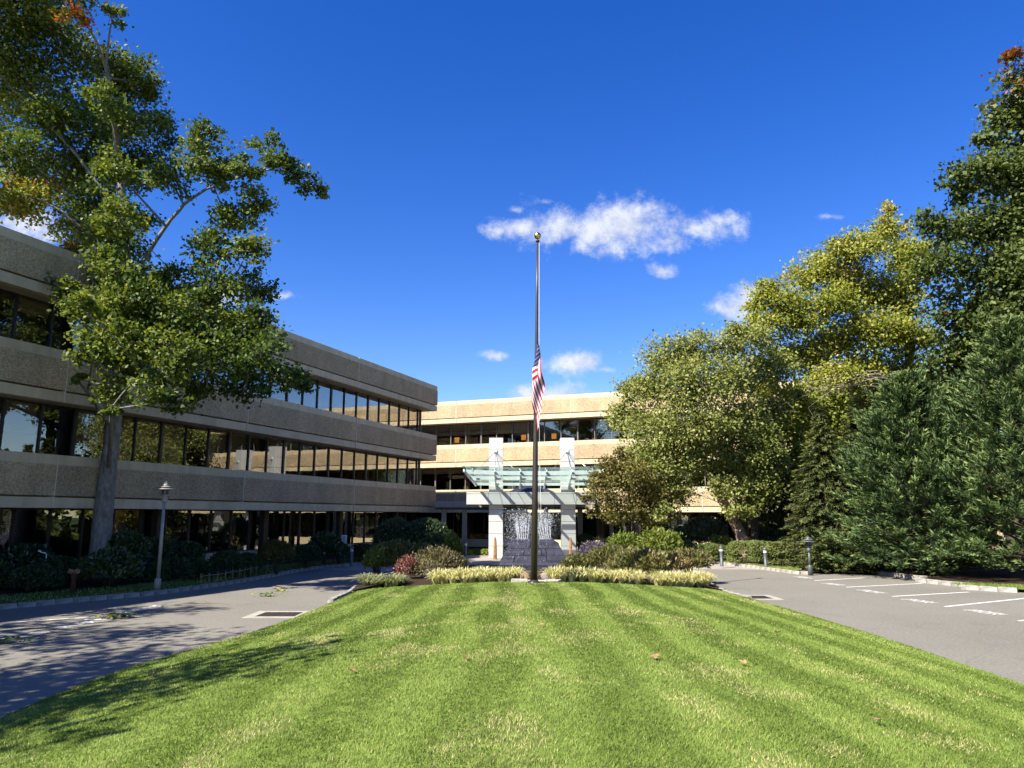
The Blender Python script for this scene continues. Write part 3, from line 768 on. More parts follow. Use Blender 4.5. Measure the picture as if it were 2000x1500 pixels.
def panels(root, fr, edges, level):
    zb, zt = level
    for s0, s1 in zip(edges[:-1], edges[1:]):
        a, c = s0 + .016, s1 - .016
        b = MB(); fr.box(b, a, c, -.30, .04, zb + .42, zt - .34)
        p = b.build('facade_panel', M['agg'], root)
        b = MB(); fr.box(b, a, c, -.30, 0.0, zt - .338, zt); b.build('coping_band', M['band'], p)
        b = MB(); fr.box(b, a, c, -.30, 0.0, zb, zb + .36); b.build('lower_band', M['band'], p)
    for s0 in edges[1:-1]:
        b = MB(); fr.box(b, s0 - .0158, s0 + .0158, -.3, .043, zb, zt - .002); b.build('panel_joint', M['joint'], root)
def windows(root, fr, s_list, z0, z1, rec, blinds=None, heavy=(), fm='frame'):
    """mullions at s_list, a pane between each pair"""
    me_cache = {}
    for k, s in enumerate(s_list):
        w = .055 if k in heavy or k % 3 == 0 else .032
        b = MB(); fr.box(b, s - w, s + w, -rec - .12, -rec + .05, z0, z1); b.build('mullion', M[fm], root)
    for k, (a, c) in enumerate(zip(s_list[:-1], s_list[1:])):
        b = MB(); fr.box(b, min(a, c) + .03, max(a, c) - .03, -rec - .02, -rec - .012, z0 + .03, z1 - .03)
        o = b.build('window_pane', M['glass'], root)
        o.rotation_euler = (0, 0, 0)
        if blinds and blinds[k % len(blinds)] > 0:
            bb = MB(); fr.box(bb, min(a, c) + .06, max(a, c) - .06, -rec - .17, -rec - .155, z1 - .04 - blinds[k % len(blinds)] * (z1 - z0 - .1), z1 - .04)
            bb.build('window_blind', M['blind'], root)
    lo, hi = min(s_list), max(s_list)
    for z, hgt in ((z0, .05), (z1 - .05, .05)):
        b = MB(); fr.box(b, lo - .02, hi + .02, -rec - .11, -rec + .04, z + .001, z + hgt); b.build('window_rail', M['frame'], root)

lw = empty('office_building', CORNER, ROT)
tag(lw, 'three storey left wing with bands of shaded aggregate panels and dark ribbon windows', 'building')
LEN = 56.0
ledges = [-LEN, -49.2, -39.6, -30.0, -20.42, -10.88, 0.0]
for lv in LEVELS:
    panels(lw, FL, ledges, lv)
    panels(lw, FE, [-13.0, -.31], lv)
    b = MB(); b.box(-14, -.302, -LEN, -.302, lv[0] + .004, lv[1] - .1); b.build('floor_slab', M['soffit'], lw)
mull = [-.88] + [-1.32 - 1.37 * k for k in range(39)]
bl1 = [0, 0, 0, 0, 0, 0, 0, 0, .0, 0, 0, .45, .8, 0, .95, .95, .0, .95, .82, .95, .7, .0, .6, .72, .85, .6, .7, .0, .9]
windows(lw, FL, mull, 4.60, 6.464, .9, bl1)
windows(lw, FL, mull, 8.30, 10.124, .9, [0, 0, 0, 0, 0, .2, 0, 0, 0, 0, .3, 0])
ends = [-.93, -2.3, -3.7, -5.1, -6.5, -8, -9.5, -11, -12.5]
windows(lw, FE, ends, 4.60, 6.464, .9)
windows(lw, FE, ends, 8.30, 10.124, .9)
gm = [-1.3 - 1.37 * k for k in range(39)]
windows(lw, FL, gm, .78, 2.774, 1.7)
windows(lw, FE, ends[1:], .78, 2.774, 1.7)
b = MB(); FL.box(b, -LEN, -1.2, -2.2, -1.62, 0, .78); b.build('base_wall', M['band'], lw)
b = MB(); FE.box(b, -13, -2.21, -2.2, -1.62, 0, .779); b.build('base_wall', M['band'], lw)
for z0, z1 in ((.05, 2.77), (4.58, 6.46), (8.28, 10.12)):     # offices behind the glass
    b = MB(); b.box(-7.1, -7.0, -LEN, -1.6, z0, z1); b.box(-7.0, -1.9 if z0 < 1 else -1.05, -LEN, -LEN + .1, z0, z1)
    b.build('interior_wall', M['inside'], lw)
    for k in range(8):
        b = MB(); y = -4.0 - k * 6.85; b.box(-3.2, -2.75, y - .22, y + .22, z0, z1); b.build('interior_pillar', M['pillar'], lw)
b = MB(); b.box(-13.9, -.32, -LEN, -.32, 11.5, 11.62); b.build('roof', M['roof'], lw)
for y in (-3.4, -10.2, -17.1, -24, -31, -38):
    b = MB(); b.box(-1.5, -1.2, y - .15, y + .15, .1, 2.772); b.build('ground_floor_post', M['frame'], lw)
b = MB(); b.box(-14.05, -13.2, -LEN, 12, 0, 11.9); b.build('back_wall', M['band'], lw)

rw = empty('office_building', CORNER, ROT)
tag(rw, 'sunlit cream rear wing with ribbon windows behind the white entrance portico', 'building')
redges = [-13.15, -11.4, -1.6, 8.3, 18.1, 27.9, 37.0]
for lv in LEVELS:
    panels(rw, FR, redges, lv)
    b = MB(); b.box(-13.15, 37, 7.202, 20, lv[0] + .004, lv[1] - .1); b.build('floor_slab', M['soffit'], rw)
rm = [-12.2 + 1.385 * k for k in range(35)]
windows(rw, FR, rm, 4.60, 6.464, 1.0, fm='frame_sunlit')
windows(rw, FR, rm, 8.30, 10.124, 1.0, fm='frame_sunlit', blinds=[0, 0, 0, 0, 0, 0, 0, 0, .06, 0, .5, .5, 0, 0, 0, 0, 0, 0, .15])
windows(rw, FR, rm, .62, 2.774, 1.7)
b = MB(); FR.box(b, -13, 37, -2.2, -1.62, 0, .62); b.build('base_wall', M['band'], rw)
for z0, z1 in ((.05, 2.77), (4.58, 6.46), (8.28, 10.12)):
    b = MB(); b.box(-13, 37, 13.0, 13.1, z0, z1); b.build('interior_wall', M['inside'], rw)
    for k in range(9):
        b = MB(); x = -1.25 + (k - 1) * 5.54; b.box(x - .2, x + .2, 8.3 if z0 > 1 else 9.2, 8.7 if z0 > 1 else 9.6, z0, z1); b.build('interior_pillar', M['pillar'], rw)
b = MB(); b.box(-13.1, 37, 7.3, 20, 11.5, 11.62); b.build('roof', M['roof'], rw)
b = MB(); b.box(-13.1, 37.2, 20.01, 20.4, 0, 11.9); b.build('back_wall', M['band'], rw)
b = MB(); b.box(36.6, 37.0, 7.3, 20, 0, 11.9); b.build('end_wall', M['band'], rw)
for x, lab in ((-2.55, 'leftmost'), (3.55, 'middle'), (6.2, 'rightmost')):
    b = MB(); b.box(-.2, .2, -.04, .04, -.22, .22, bev=.012)
    p = wing_to_world(x, 9.2, 8.95)
    o = b.build('wall_lamp', M['picture'], None, p, (0, 0, ROT)); tag(o, '%s of three small orange squares behind the rear top floor windows' % lab, 'lamp', 'orange squares in the top windows')
    bk = MB(); bk.box(-.03, .03, .041, .4, -.03, .03); bk.build('bracket', M['frame'], o)

# covered walk between the wing and the portico
cw = empty('covered_walk', (-3.4, 50, 0)); tag(cw, 'low grey flat roofed walk between the left wing and the portico', 'canopy')
b = MB(); b.box(-1.75, 8.6, 0, 4.6, 3.06, 3.47); b.build('roof_slab', M['porchgrey'], cw)
b = MB(); b.box(-1.75, 8.6, .4, 4.4, 2.93, 3.058); b.build('soffit', M['frame'], cw)
for x in (-1.2, .2, 5.7, 8.0):
    b = MB(); b.box(x - .16, x + .16, .5, .82, 0, 2.93); b.build('post', M['porchgrey'], cw)
sk = MB(); sk.add([(2.4, -3.2, 3.62), (6.9, -3.2, 3.62), (6.9, .6, 3.62), (2.4, .6, 3.62), (4.6, -1.3, 4.72)], [(0, 1, 4), (1, 2, 4), (2, 3, 4), (3, 0, 4), (3, 2, 1, 0)])
sk.build('dark_pyramid', M['slate'], cw)  # low dark pyramid above the flat roofs

# ------------------------------------------------------------------ entrance portico
po = empty('entrance_portico', (1.2, 45.5, 0)); tag(po, 'white panelled entrance portico with two tall columns, beam and green glass canopy', 'portico')
COLX = (-2.17, 2.2)
for cx in COLX:
    core = MB(); core.box(cx - .39, cx + .39, -.39, .39, 0, 7.18); c = core.build('column', M['seam'], po)
    zs = [0, .72, 1.44, 2.16, 2.88, 3.6, 4.32, 5.04, 5.76, 6.46, 7.22]
    for z0, z1 in zip(zs[:-1], zs[1:]):
        b = MB(); b.box(cx - .425, cx + .425, -.425, .425, z0 + .009, z1 - .009, bev=.008); b.build('cladding_panel', M['white'], c)
bx0, bx1 = -3.93, 3.98
core = MB(); core.box(bx0 + .04, bx1 - .04, -.82, .72, 3.2, 3.85); beam = core.build('beam', M['seam'], po)
xs = np.linspace(bx0, bx1, 7)
for a, c in zip(xs[:-1], xs[1:]):
    b = MB(); b.box(a + .007, c - .007, -.86, .76, 3.17, 3.79, bev=.008); b.build('beam_panel', M['white'], beam)
    b = MB(); b.box(a + .007, c - .007, -.87, .77, 3.802, 3.90, bev=.008); b.build('beam_cap', M['white'], beam)
# ceiling and roof running back to the building
b = MB(); b.box(bx0 + .6, bx1 - .6, .8, 4.48, 3.22, 3.62); b.build('rear_roof', M['porchgrey'], po)
# glass canopy: five fins, front channel, two purlins, glass sheets
yb, yf = -.60, -4.1                    # back and front edge (local y)
zbk, zf = 4.46, 5.12
def cz(y): return zbk + (zf - zbk) * (yb - y) / (yb - yf)
def sag(x): return .10 * (x / 3.9) ** 2      # the front edge lifts a little to both ends
def half(y): return 3.38 + (3.92 - 3.38) * (yb - y) / (yb - yf)
fins = [-2.17, -.72, .74, 2.2]
for x in fins:
    b = MB()
    y0, y1 = yb + .25, yf + .12
    vs = []
    for xx in (x - .035, x + .035):
        vs += [(xx, y0, cz(y0) - .30), (xx, y1, cz(y1) - .16), (xx, y1, cz(y1) - .03), (xx, y0, cz(y0) - .03)]
    b.add(vs, [(0, 1, 2, 3), (7, 6, 5, 4), (0, 4, 5, 1), (1, 5, 6, 2), (2, 6, 7, 3), (3, 7, 4, 0)])
    b.build('canopy_fin', M['steel'], po)
for sgn in (-1, 1):
    b = MB(); y0, y1 = yb, yf + .12; vs = []
    for dx in (-.04, .04):
        vs += [(sgn * half(y0) + dx, y0, cz(y0) - .2), (sgn * half(y1) + dx, y1, cz(y1) - .16), (sgn * half(y1) + dx, y1, cz(y1) - .02), (sgn * half(y0) + dx, y0, cz(y0) - .02)]
    b.add(vs, [(0, 1, 2, 3), (7, 6, 5, 4), (0, 4, 5, 1), (1, 5, 6, 2), (2, 6, 7, 3), (3, 7, 4, 0)]); b.build('canopy_end_beam', M['steel'], po)
def cross(name, y, h, dz, d=.10):
    b = MB(); hw = half(y) - .045; k = 14; vs = []
    for i in range(k + 1):
        x = -hw + 2 * hw * i / k; z = cz(y) + sag(x) * (1 if y < -3 else .3) + dz
        vs += [(x, y - d / 2, z - h), (x, y + d / 2, z - h), (x, y + d / 2, z), (x, y - d / 2, z)]
    fs = [(0, 1, 2, 3), tuple(4 * k + j for j in (3, 2, 1, 0))]
    for i in range(k):
        for j in range(4):
            a, c = 4 * i + j, 4 * i + (j + 1) % 4
            fs.append((a, a + 4, c + 4, c))
    b.add(vs, fs); return b.build(name, M['steel'], po)
cross('canopy_channel', yf + .55, .23, -.03, .1)
cross('canopy_purlin', -2.35, .2, -.04)
cross('canopy_purlin', -.75, .17, -.03)
gx = [-1, -.72, -.46, -.19, .09, .36, .64, 1]
gy = [yb, -1.75, -2.95, yf]
for (y0, y1) in zip(gy[:-1], gy[1:]):
    for a, c in zip(gx[:-1], gx[1:]):
        q = []
        for yy in (y0 - .01, y1 + .01):
            for t in ((a + .003, c - .003) if yy == y0 - .01 else (c - .003, a + .003)):
                x = t * half(yy) * 1.03; q.append((x, yy, cz(yy) + .05 + sag(x) * (1 if yy < -3 else .4)))
        b = MB(); lo = [(x, y, z - .014) for x, y, z in q]
        b.add(q + lo, [(0, 1, 2, 3), (7, 6, 5, 4)] + [(i, i + 4, (i + 1) % 4 + 4, (i + 1) % 4) for i in range(4)]); b.build('glass_sheet', M['gglass'], po)
for cx in COLX:
    top = (cx - .05, -.44, 6.38)
    b = MB(); b.box(cx - .14, cx + .04, -.5, -.427, 6.3, 6.46); b.build('rod_bracket', M['steel'], po)
    for tx, ty in ((cx - 1.25, -2.4), (cx, -3.1), (cx + 1.45, -2.4)):
        b = MB(); b.tube([top, (tx, ty, cz(ty) + .06)], .014, 6); b.build('tie_rod', M['cable'], po)
for x in fins + [-3.4, 3.4]:
    for y in (-1.2, -2.6, -3.6):
        b = MB(); b.tube([(x - .1, y, cz(y) + .07), (x + .1, y, cz(y) + .07)], .025, 6); b.tube([(x, y, cz(y) + .08), (x, y, cz(y) - .08)], .02, 6)
        b.build('glass_clamp', M['cable'], po)
for x, lab in ((-.98, 'left'), (3.42, 'right')):
    b = MB()
    prof = [(0, .105), (.5, .10), (1.05, .085), (1.2, .06), (1.27, .03)]
    vs, fs = [], []
    for z, r in prof:
        for k in range(8):
            q = 2 * math.pi * k / 8 + .3
            vs.append((r * math.cos(q) * random.uniform(.85, 1.15), r * .8 * math.sin(q) * random.uniform(.85, 1.15), z))
    for i in range(4):
        for k in range(8): fs.append((i * 8 + k, i * 8 + (k + 1) % 8, (i + 1) * 8 + (k + 1) % 8, (i + 1) * 8 + k))
    fs += [tuple(range(32, 40)), tuple(range(7, -1, -1))]
    b.add(vs, fs); o = b.build('stone_post', M['rust'], None, (x, 44.0, 0)); tag(o, 'narrow rust brown standing stone before the %s portico column' % lab, 'stone')

# ------------------------------------------------------------------ fountain
FX, FY = .92, 32.2
fo = empty('fountain', (FX, FY, .3)); tag(fo, 'bell shaped slate fountain block with two spouting ledges behind the flagpole', 'fountain')
prof = [(1.50, 0.0), (1.44, .30), (1.38, .34), (1.30, .52), (1.16, .78), (1.04, 1.02), (.98, 1.16), (.72, 1.25)]
courses = [(0, .325, [-1, -.03, .05, 1]), (.333, .587, [-1, -.62, -.05, .38, 1]), (.595, .866, [-1, -.35, .25, .42, 1]), (.874, 1.22, [-1, -.15, 1])]
def pr(z): return np.interp(z, [p[1] for p in prof], [p[0] for p in prof])
core = MB()
vs, fs = [], []
for z in np.linspace(-.3, 1.2, 9):
    r = float(pr(max(z, 0))) - .05
    vs += [(-r, -r * .8, z), (r, -r * .8, z), (r, r * .8, z), (-r, r * .8, z)]
for i in range(8):
    for k in range(4): fs.append((4 * i + k, 4 * i + (k + 1) % 4, 4 * i + 4 + (k + 1) % 4, 4 * i + 4 + k))
fs.append((32, 33, 34, 35)); core.add(vs, fs); core.build('core', M['slategap'], fo)
for (z0, z1, cuts) in courses:
    for side in range(4):
        cc = cuts if side == 0 else [-1, random.uniform(-.3, .3), 1]
        for a, c in zip(cc[:-1], cc[1:]):
            if c - a < .1: continue
            b = MB(); vs, fs = [], []
            m = 3
            for i in range(m + 1):
                z = z0 + (z1 - z0) * i / m + random.uniform(-.006, .006)
                r = float(pr(z))
                jit = random.uniform(-.01, .01)
                for t in (a + .012, c - .012):
                    for dep in (0, -.09):
                        x, y = t * (r + dep * .2), -(r * .8 + dep + jit)
                        if side == 1: x, y = -y / .8 , t * r * .8
                        elif side == 2: x, y = -x, -y
                        elif side == 3: x, y = y / .8, -t * r * .8
                        vs.append((x, y, z))
            for i in range(m):
                o4 = 4 * i
                fs += [(o4, o4 + 2, o4 + 6, o4 + 4), (o4 + 1, o4 + 5, o4 + 7, o4 + 3), (o4, o4 + 4, o4 + 5, o4 + 1), (o4 + 2, o4 + 3, o4 + 7, o4 + 6)]
            fs += [(0, 1, 3, 2), (4 * m, 4 * m + 2, 4 * m + 3, 4 * m + 1)]
            b.add(vs, fs); b.build('slate_slab', M['slate'], fo)
for x, w in ((-.47, .26), (.50, .26)):
    b = MB(); b.box(x - w, x + w, -.42, .22, 1.2, 1.27, bev=.015); b.build('spout_ledge', M['greyrock'], fo)
for x in (-.5, .5):
    b = MB(); b.box(x - .45, x + .45, -1.28, -1.22, .03, .27, bev=.02)
base = MB(); base.lathe([(2.5, -.3), (2.5, .06), (2.3, .06), (2.3, -.05), (0, -.05)], 36); base.build('basin_rim', M['greyrock'], fo)
wt = MB(); wt.lathe([(2.29, .0), (0, .0)], 36); wt.build('basin_water', M['pool'], fo)
# water: jets and spray as one mass of drops
def drops(P, r, stretch):
    n = len(P)
    base_ = np.array([[1, 0, 0], [-1, 0, 0], [0, 1, 0], [0, -1, 0], [0, 0, 1], [0, 0, -1]], float)
    tri = np.array([[0, 2, 4], [2, 1, 4], [1, 3, 4], [3, 0, 4], [2, 0, 5], [1, 2, 5], [3, 1, 5], [0, 3, 5]])
    S = np.stack([r, r, r * stretch], 1)
    V = P[:, None, :] + base_[None] * S[:, None, :]
    F = (np.arange(n)[:, None, None] * 6 + tri[None]).reshape(-1, 3)
    return V.reshape(-1, 3), F
PP, RR, ST = [], [], []
wr = np.random.default_rng(3)
for lx in (-.47, .50):
    for j in range(6):                                  # separate threads of water, breaking up as they rise
        x0 = lx - .21 + .42 * j / 5; dx = (x0 - lx) * .55 + (-.14 if lx > 0 else -.02) + wr.normal(0, .03)
        hgt = wr.uniform(.75, 1.12)
        for k in range(120):
            t = wr.random(); s = .004 + .045 * t ** 1.6
            PP.append((FX + x0 + dx * t + wr.normal(0, s), FY - .15 + wr.normal(0, s), 1.56 + hgt * t)); RR.append((.007 + .006 * wr.random()) * (1.15 - .5 * t)); ST.append(5.5 - 4 * t)
    for k in range(620):
        h = wr.beta(2.2, 2.0); wid = .15 + .22 * h
        PP.append((FX + lx - .06 + wr.normal(-.05, wid), FY - .2 + wr.normal(0, .25), 1.45 + 1.45 * h)); RR.append(.005 + .011 * wr.random() ** 2.2); ST.append(1.6)
for k in range(800):
    h = wr.beta(1.6, 1.9); PP.append((FX - .78 + wr.normal(0, .42), FY - .6 + wr.normal(0, .35), .55 + 2.2 * h)); RR.append(.004 + .009 * wr.random() ** 2.2); ST.append(1.4)
for k in range(110):
    PP.append((FX - .2 + wr.normal(0, .75), FY - 1.05 + wr.normal(0, .2), .45 + .9 * wr.random() ** 2)); RR.append(.005 + .012 * wr.random() ** 2); ST.append(1.0)
for k in range(9000):                                   # fine mist
    h = wr.beta(1.8, 1.7); sd_ = .28 + .25 * h; c_ = -.47 if k % 2 else .40
    PP.append((FX + c_ - .15 * (k % 3 == 0) + wr.normal(0, sd_), FY - .3 + wr.normal(0, .3), .9 + 1.95 * h)); RR.append(.0022 + .0022 * wr.random()); ST.append(1.5)
Vw, Fw = drops(np.array(PP), np.array(RR), np.array(ST))
o = link('fountain_water', np_mesh('fountain_water', Vw, Fw, M['water'])); tag(o, 'white spray and jets of water above the slate fountain', 'water', kind='stuff')

# ------------------------------------------------------------------ flagpole and flag
pb = at(1043, 1137, 23.0); pb[2] = float(lawn_z(pb[0], 23.0)) - .02
fp = empty('flagpole', (pb[0], 23.0, pb[2])); tag(fp, 'tall dark bronze flagpole with a gold ball at the end of the lawn', 'flagpole')
LEAN = .017
ptop = at(1050, 472, 23.0); PH = float(ptop[2] - pb[2])
def pole_x(z): return (ptop[0] - pb[0]) * z / PH
b = MB(); zs = [0, 3, 4.5, 6, 7.5, 9, PH]
b.tube([(pole_x(z), 0, z) for z in zs], [.104, .088, .074, .063, .052, .042, .033], 20); b.build('shaft', M['bronze'], fp)
b = MB(); b.lathe([(.0, 0), (.2, 0), (.2, .03), (.14, .07), (.118, .12), (.105, .12)], 24); b.build('base_collar', M['bronze'], fp)
b = MB(); b.lathe([(.0, 0), (.06, 0), (.062, .04), (.03, .07), (.02, .10), (.0, .10)], 16); b.build('truck', M['bronze'], fp, (pole_x(PH), 0, PH))
b = MB(); b.lathe([(.115 * math.sin(a), .2 - .115 * math.cos(a)) for a in np.linspace(0, math.pi, 12)], 20); b.build('ball', M['gold'], fp, (pole_x(PH), 0, PH))
b = MB(); b.tube([(pole_x(1.2) + .12, -.03, 1.2), (pole_x(4) + .125, -.03, 4), (pole_x(7) + .085, -.03, 7), (pole_x(PH) + .05, -.02, PH)], .006, 5); b.tube([(pole_x(1.2) + .14, -.02, 1.2), (pole_x(2.2) + .19, -.02, 2.0), (pole_x(4) + .128, -.02, 4)], .005, 5)
b.build('halyard', M['rope'], fp)
b = MB(); b.tube([(.09, -.03, 1.12), (.16, -.03, 1.12)], .012, 6); b.tube([(.145, -.03, 1.0), (.145, -.03, 1.24)], .012, 6); b.build('cleat', M['bronze'], fp)
# flag hangs limp at half mast: s along the fly, r down the hoist
zt = float(at(1051, 668, 23.0)[2] - pb[2]); HO, FLY = 1.35, 2.45
def cloth(s, r, e=0.0):
    z = zt - HO * r * (1 - .12 * s)
    s1 = min(s / .17, 1); s2 = max(0, (s - .17) / .83)
    x = pole_x(z) + .05 - .185 * s1 * (.30 + .9 * min(1, r * 1.6)) * (1 - .45 * s2 ** 1.3)
    fold = math.sin(s2 * 7.0 + r * 2.4) * .05 * (1 - .35 * s2)
    x += fold + .16 * s2 - .13 * (r - .5) * s2 + .02 * math.sin(r * 7 + s * 3)
    y = -.11 - .06 * s1 - .075 * math.cos(s2 * 9.5 + r * 3.1) * s2 ** .5 - .05 * math.sin(r * 9 + s * 4)
    z -= .30 * FLY * .17 * s1 + FLY * .83 * s2 * (.80 - .12 * (1 - r)) * .95 + .12 * s1 * (r - .3)
    return (x, y - e, z)
fl = empty('flag', (pb[0], 23.0, pb[2])); tag(fl, 'american flag hanging limp at half mast on the flagpole', 'flag')
NS, NR = 48, 39
vs = [cloth(i / NS, j / NR) for j in range(NR + 1) for i in range(NS + 1)]
parts = {0: MB(), 1: MB(), 2: MB()}
groups = {0: [], 1: [], 2: []}
for j in range(NR):
    for i in range(NS):
        r, s = (j + .5) / NR, (i + .5) / NS
        k = 2 if (r < 7 / 13 and s < .40) else (0 if int(r * 13) % 2 == 0 else 1)
        a = j * (NS + 1) + i
        groups[k].append((a, a + 1, a + NS + 2, a + NS + 1))
for k, nm, mm in ((0, 'red_stripes', 'flagred'), (1, 'white_stripes', 'flagwhite'), (2, 'canton', 'flagblue')):
    used = sorted({v for f in groups[k] for v in f}); idx = {v: i for i, v in enumerate(used)}
    b = MB(); b.add([vs[v] for v in used], [tuple(idx[v] for v in f) for f in groups[k]], 0, True); o = b.build(nm, M[mm], fl)
    if k == 2: canton = o
b = MB()
for row in range(9):
    for c in range(6 if row % 2 == 0 else 5):
        s0 = (.40 / 12) * (1 + 2 * c + (row % 2)); r0 = (7 / 13 / 10) * (row + 1)
        pts = []
        for q in range(10):
            rad = .012 if q % 2 == 0 else .005; a = math.pi / 2 + q * math.pi / 5
            pts.append(cloth(min(.399, max(.001, s0 + rad * math.cos(a) * 1.1)), r0 - rad * math.sin(a) * 1.6, .006))
        b.add(pts, [tuple(range(10))])
b.build('stars', M['flagwhite'], canton)['kind'] = 'stuff'
# flat stones and boulders at the foot
for i, (px, py, sx, sy, sz) in enumerate(((1015, 1136, .5, .3, .06), (1080, 1136, .55, .3, .06), (1050, 1130, .6, .35, .05))):
    p = at(px, py, 23.9 + .25 * i); b = MB(); b.box(-sx / 2, sx / 2, -sy / 2, sy / 2, -.3, sz, bev=.02)
    b.v = [(x + random.uniform(-.03, .03), y + random.uniform(-.03, .03), z) for x, y, z in b.v]
    o = b.build('edging_stone', M['stone_edge'], None, (p[0], 23.75 + .2 * i, .50 - .03 * i)); tag(o, ('flat pale edging stone left of the flagpole foot', 'flat pale edging stone right of the flagpole foot', 'flat pale stone behind the flagpole foot')[i], 'stone')
def rock(name, loc, r, m, label, sq=.7):
    b = MB(); vs, fs = [], []
    for i in range(7):
        th = math.pi * i / 6
        for k in range(10):
            q = 2 * math.pi * k / 10; j = 1 + .16 * math.sin(k * 2.3 + i * 1.7) + random.uniform(-.06, .06)
            vs.append((r * j * math.sin(th) * math.cos(q), r * j * math.sin(th) * math.sin(q) * .8, r * sq * math.cos(th) + r * .35))
    for i in range(6):
        for k in range(10): fs.append((i * 10 + k, (i + 1) * 10 + k, (i + 1) * 10 + (k + 1) % 10, i * 10 + (k + 1) % 10))
    b.add(vs, fs, 0, True); o = b.build(name, m, None, loc); tag(o, label, 'rock'); return o
rock('boulder', (.40, 25.6, .36), .26, M['boulder'], 'tan rounded boulder just left of the flagpole foot')
rock('boulder', (1.22, 25.7, .36), .26, M['greyrock'], 'grey rounded boulder just right of the flagpole foot')

# ------------------------------------------------------------------ lamps, bollards, sign and other small fittings
def lamp_post(loc, H, label, dark=False):
    root = empty('lamp_post', loc); tag(root, label, 'lamp post', 'disc topped lamp posts by the drive')
    m = M['bollard'] if dark else M['lamp']
    s = 1.0
    b = MB(); b.lathe([(0, -.1), (.105, -.1), (.105, .28), (.09, .31), (.07, .32), (.07, .34)], 12); b.build('base', m, root)
    b = MB(); b.tube([(0, 0, .3), (0, 0, H - .62)], [.062, .050], 16); b.build('post', m, root)
    z = H - .62
    b = MB(); b.lathe([(.06, z - .02), (.1, z), (.1, z + .10), (.085, z + .12), (.085, z + .2), (.15, z + .21), (.15, z + .24), (.07, z + .25)], 18); b.build('neck', m, root)
    b = MB(); b.lathe([(.105, z + .25), (.11, z + .40)], 16); b.build('lens', M['lampdark'], root)
    for k in range(4):
        q = k * math.pi / 2 + .4; b = MB(); b.tube([(.135 * math.cos(q), .135 * math.sin(q), z + .23), (.135 * math.cos(q), .135 * math.sin(q), z + .44)], .012, 6); b.build('cage_rod', m, root)
    b = MB(); b.lathe([(0, z + .425), (.30, z + .40), (.345, z + .405), (.345, z + .425), (.2, z + .45), (0, z + .455)], 28); b.build('lower_disc', m, root)
    b = MB(); b.lathe([(0, z + .47), (.24, z + .475), (.25, z + .49), (.1, z + .525), (.09, z + .525)], 28); b.build('upper_disc', m, root)
    b = MB(); b.lathe([(.1, z + .52), (.092, z + .57), (.06, z + .605), (0, z + .62)], 18); b.build('dome', m, root)
    b = MB(); b.tube([(-.12, 0, z + .52), (-.1, 0, z + .6), (0, 0, z + .66), (.07, 0, z + .63)], .010, 6); b.build('lifting_loop', m, root)
    return root
lamp_post((-11.62, 24.95, .16), 3.42, 'tall pale grey lamp post with a double disc top on the left verge')
p = onz(1583, 1119, .1); lamp_post((p[0], p[1], .1), 1.52, 'short dark lamp post with a disc top before the right conifers', True)

def bollard(loc, H, label, shade=True):
    root = empty('bollard_light', loc); tag(root, label, 'bollard', 'bollard lights along the drive')
    b = MB(); b.lathe([(0, 0), (.10, 0), (.10, .02), (.082, .025), (.082, H * .70)], 16); b.build('post', M['bollard'], root)
    z = H * .70
    b = MB(); b.lathe([(.085, z), (.085, z + .03), (.075, z + .035), (.075, z + .11), (.085, z + .115), (.085, z + .13)], 16); b.build('lens', M['lampglass'], root)
    r = .165 if shade else .115
    b = MB(); b.lathe([(.08, z + .13), (r, z + .14), (r, z + .17), (r * .72, z + .21), (.05, z + .24), (0, z + .245)], 18); b.build('cap', M['bollard'], root)
for px, py, Hh, lab, sh in ((1410, 1105, 1.02, 'grey bollard light before the left end of the clipped hedge', False), (1496, 1107.5, .98, 'grey bollard light before the right end of the clipped hedge', False),
                            (909, 1086, .92, 'mushroom capped bollard light beside the bright ground cover left of the portico', True), (596, 1108, .95, 'dark bollard light in the shade left of the small white sign', False),
                            (686, 1105, 1.0, 'dark bollard light in the shade just right of the small white sign', False), (1168, 1088, .95, 'mushroom capped bollard light under the bronze leaved tree', True)):
    q = onz(px, py, .12); bollard((q[0], q[1], .1), Hh, lab, sh)

sp = onz(670, 1101, .14); sg = empty('parking_sign', (sp[0], sp[1], .12), R(-8)); tag(sg, 'small white notice on a thin green post by the left kerb', 'sign')
b = MB(); b.box(-.02, .02, -.012, .012, 0, 1.42); o = b.build('post', M['greenpost'], sg); o.rotation_euler = (0, R(2.5), 0)
b = MB(); b.box(-.13, .15, -.022, -.014, .95, 1.43, bev=.003); pl = b.build('plate', M['sign'], sg)
b = MB()
for i, (w, z) in enumerate(((.08, 1.375), (.09, 1.31), (.085, 1.245), (.06, 1.18), (.09, 1.10), (.075, 1.03))): b.box(.01 - w, .01 + w, -.0255, -.0225, z - .018, z + .012)
b.build('lettering', M['signtext'], pl)

hp = onz(141, 1161, .14); hy = empty('standpipe', (hp[0], hp[1], .12)); tag(hy, 'dark rusty standpipe with a tan double cap among the left shrubs', 'standpipe')
b = MB(); b.lathe([(0, 0), (.075, 0), (.075, .62), (.09, .63), (.09, .68), (0, .68)], 14); b.build('pipe', M['hydrant'], hy)
for s_ in (-1, 1):
    b = MB(); b.tube([(0, 0, .66), (s_ * .07, -.05, .7), (s_ * .15, -.09, .72)], [.06, .075, .08], 12); b.build('outlet', M['brasscap'], hy)
q = at(84, 1080, 25.3); ts = empty('garden_tap', (q[0], q[1], .25)); tag(ts, 'small white bent pipe sticking out of the dark shrubs at far left', 'pipe')
hh = float(q[2]) - .25
b = MB(); b.tube([(0.12, 0, 0), (.12, 0, hh - .05), (.08, 0, hh), (-.04, 0, hh + .01), (-.10, -.02, hh + .06)], [.018, .018, .018, .018, .03], 8); b.build('pipe', M['sign'], ts)
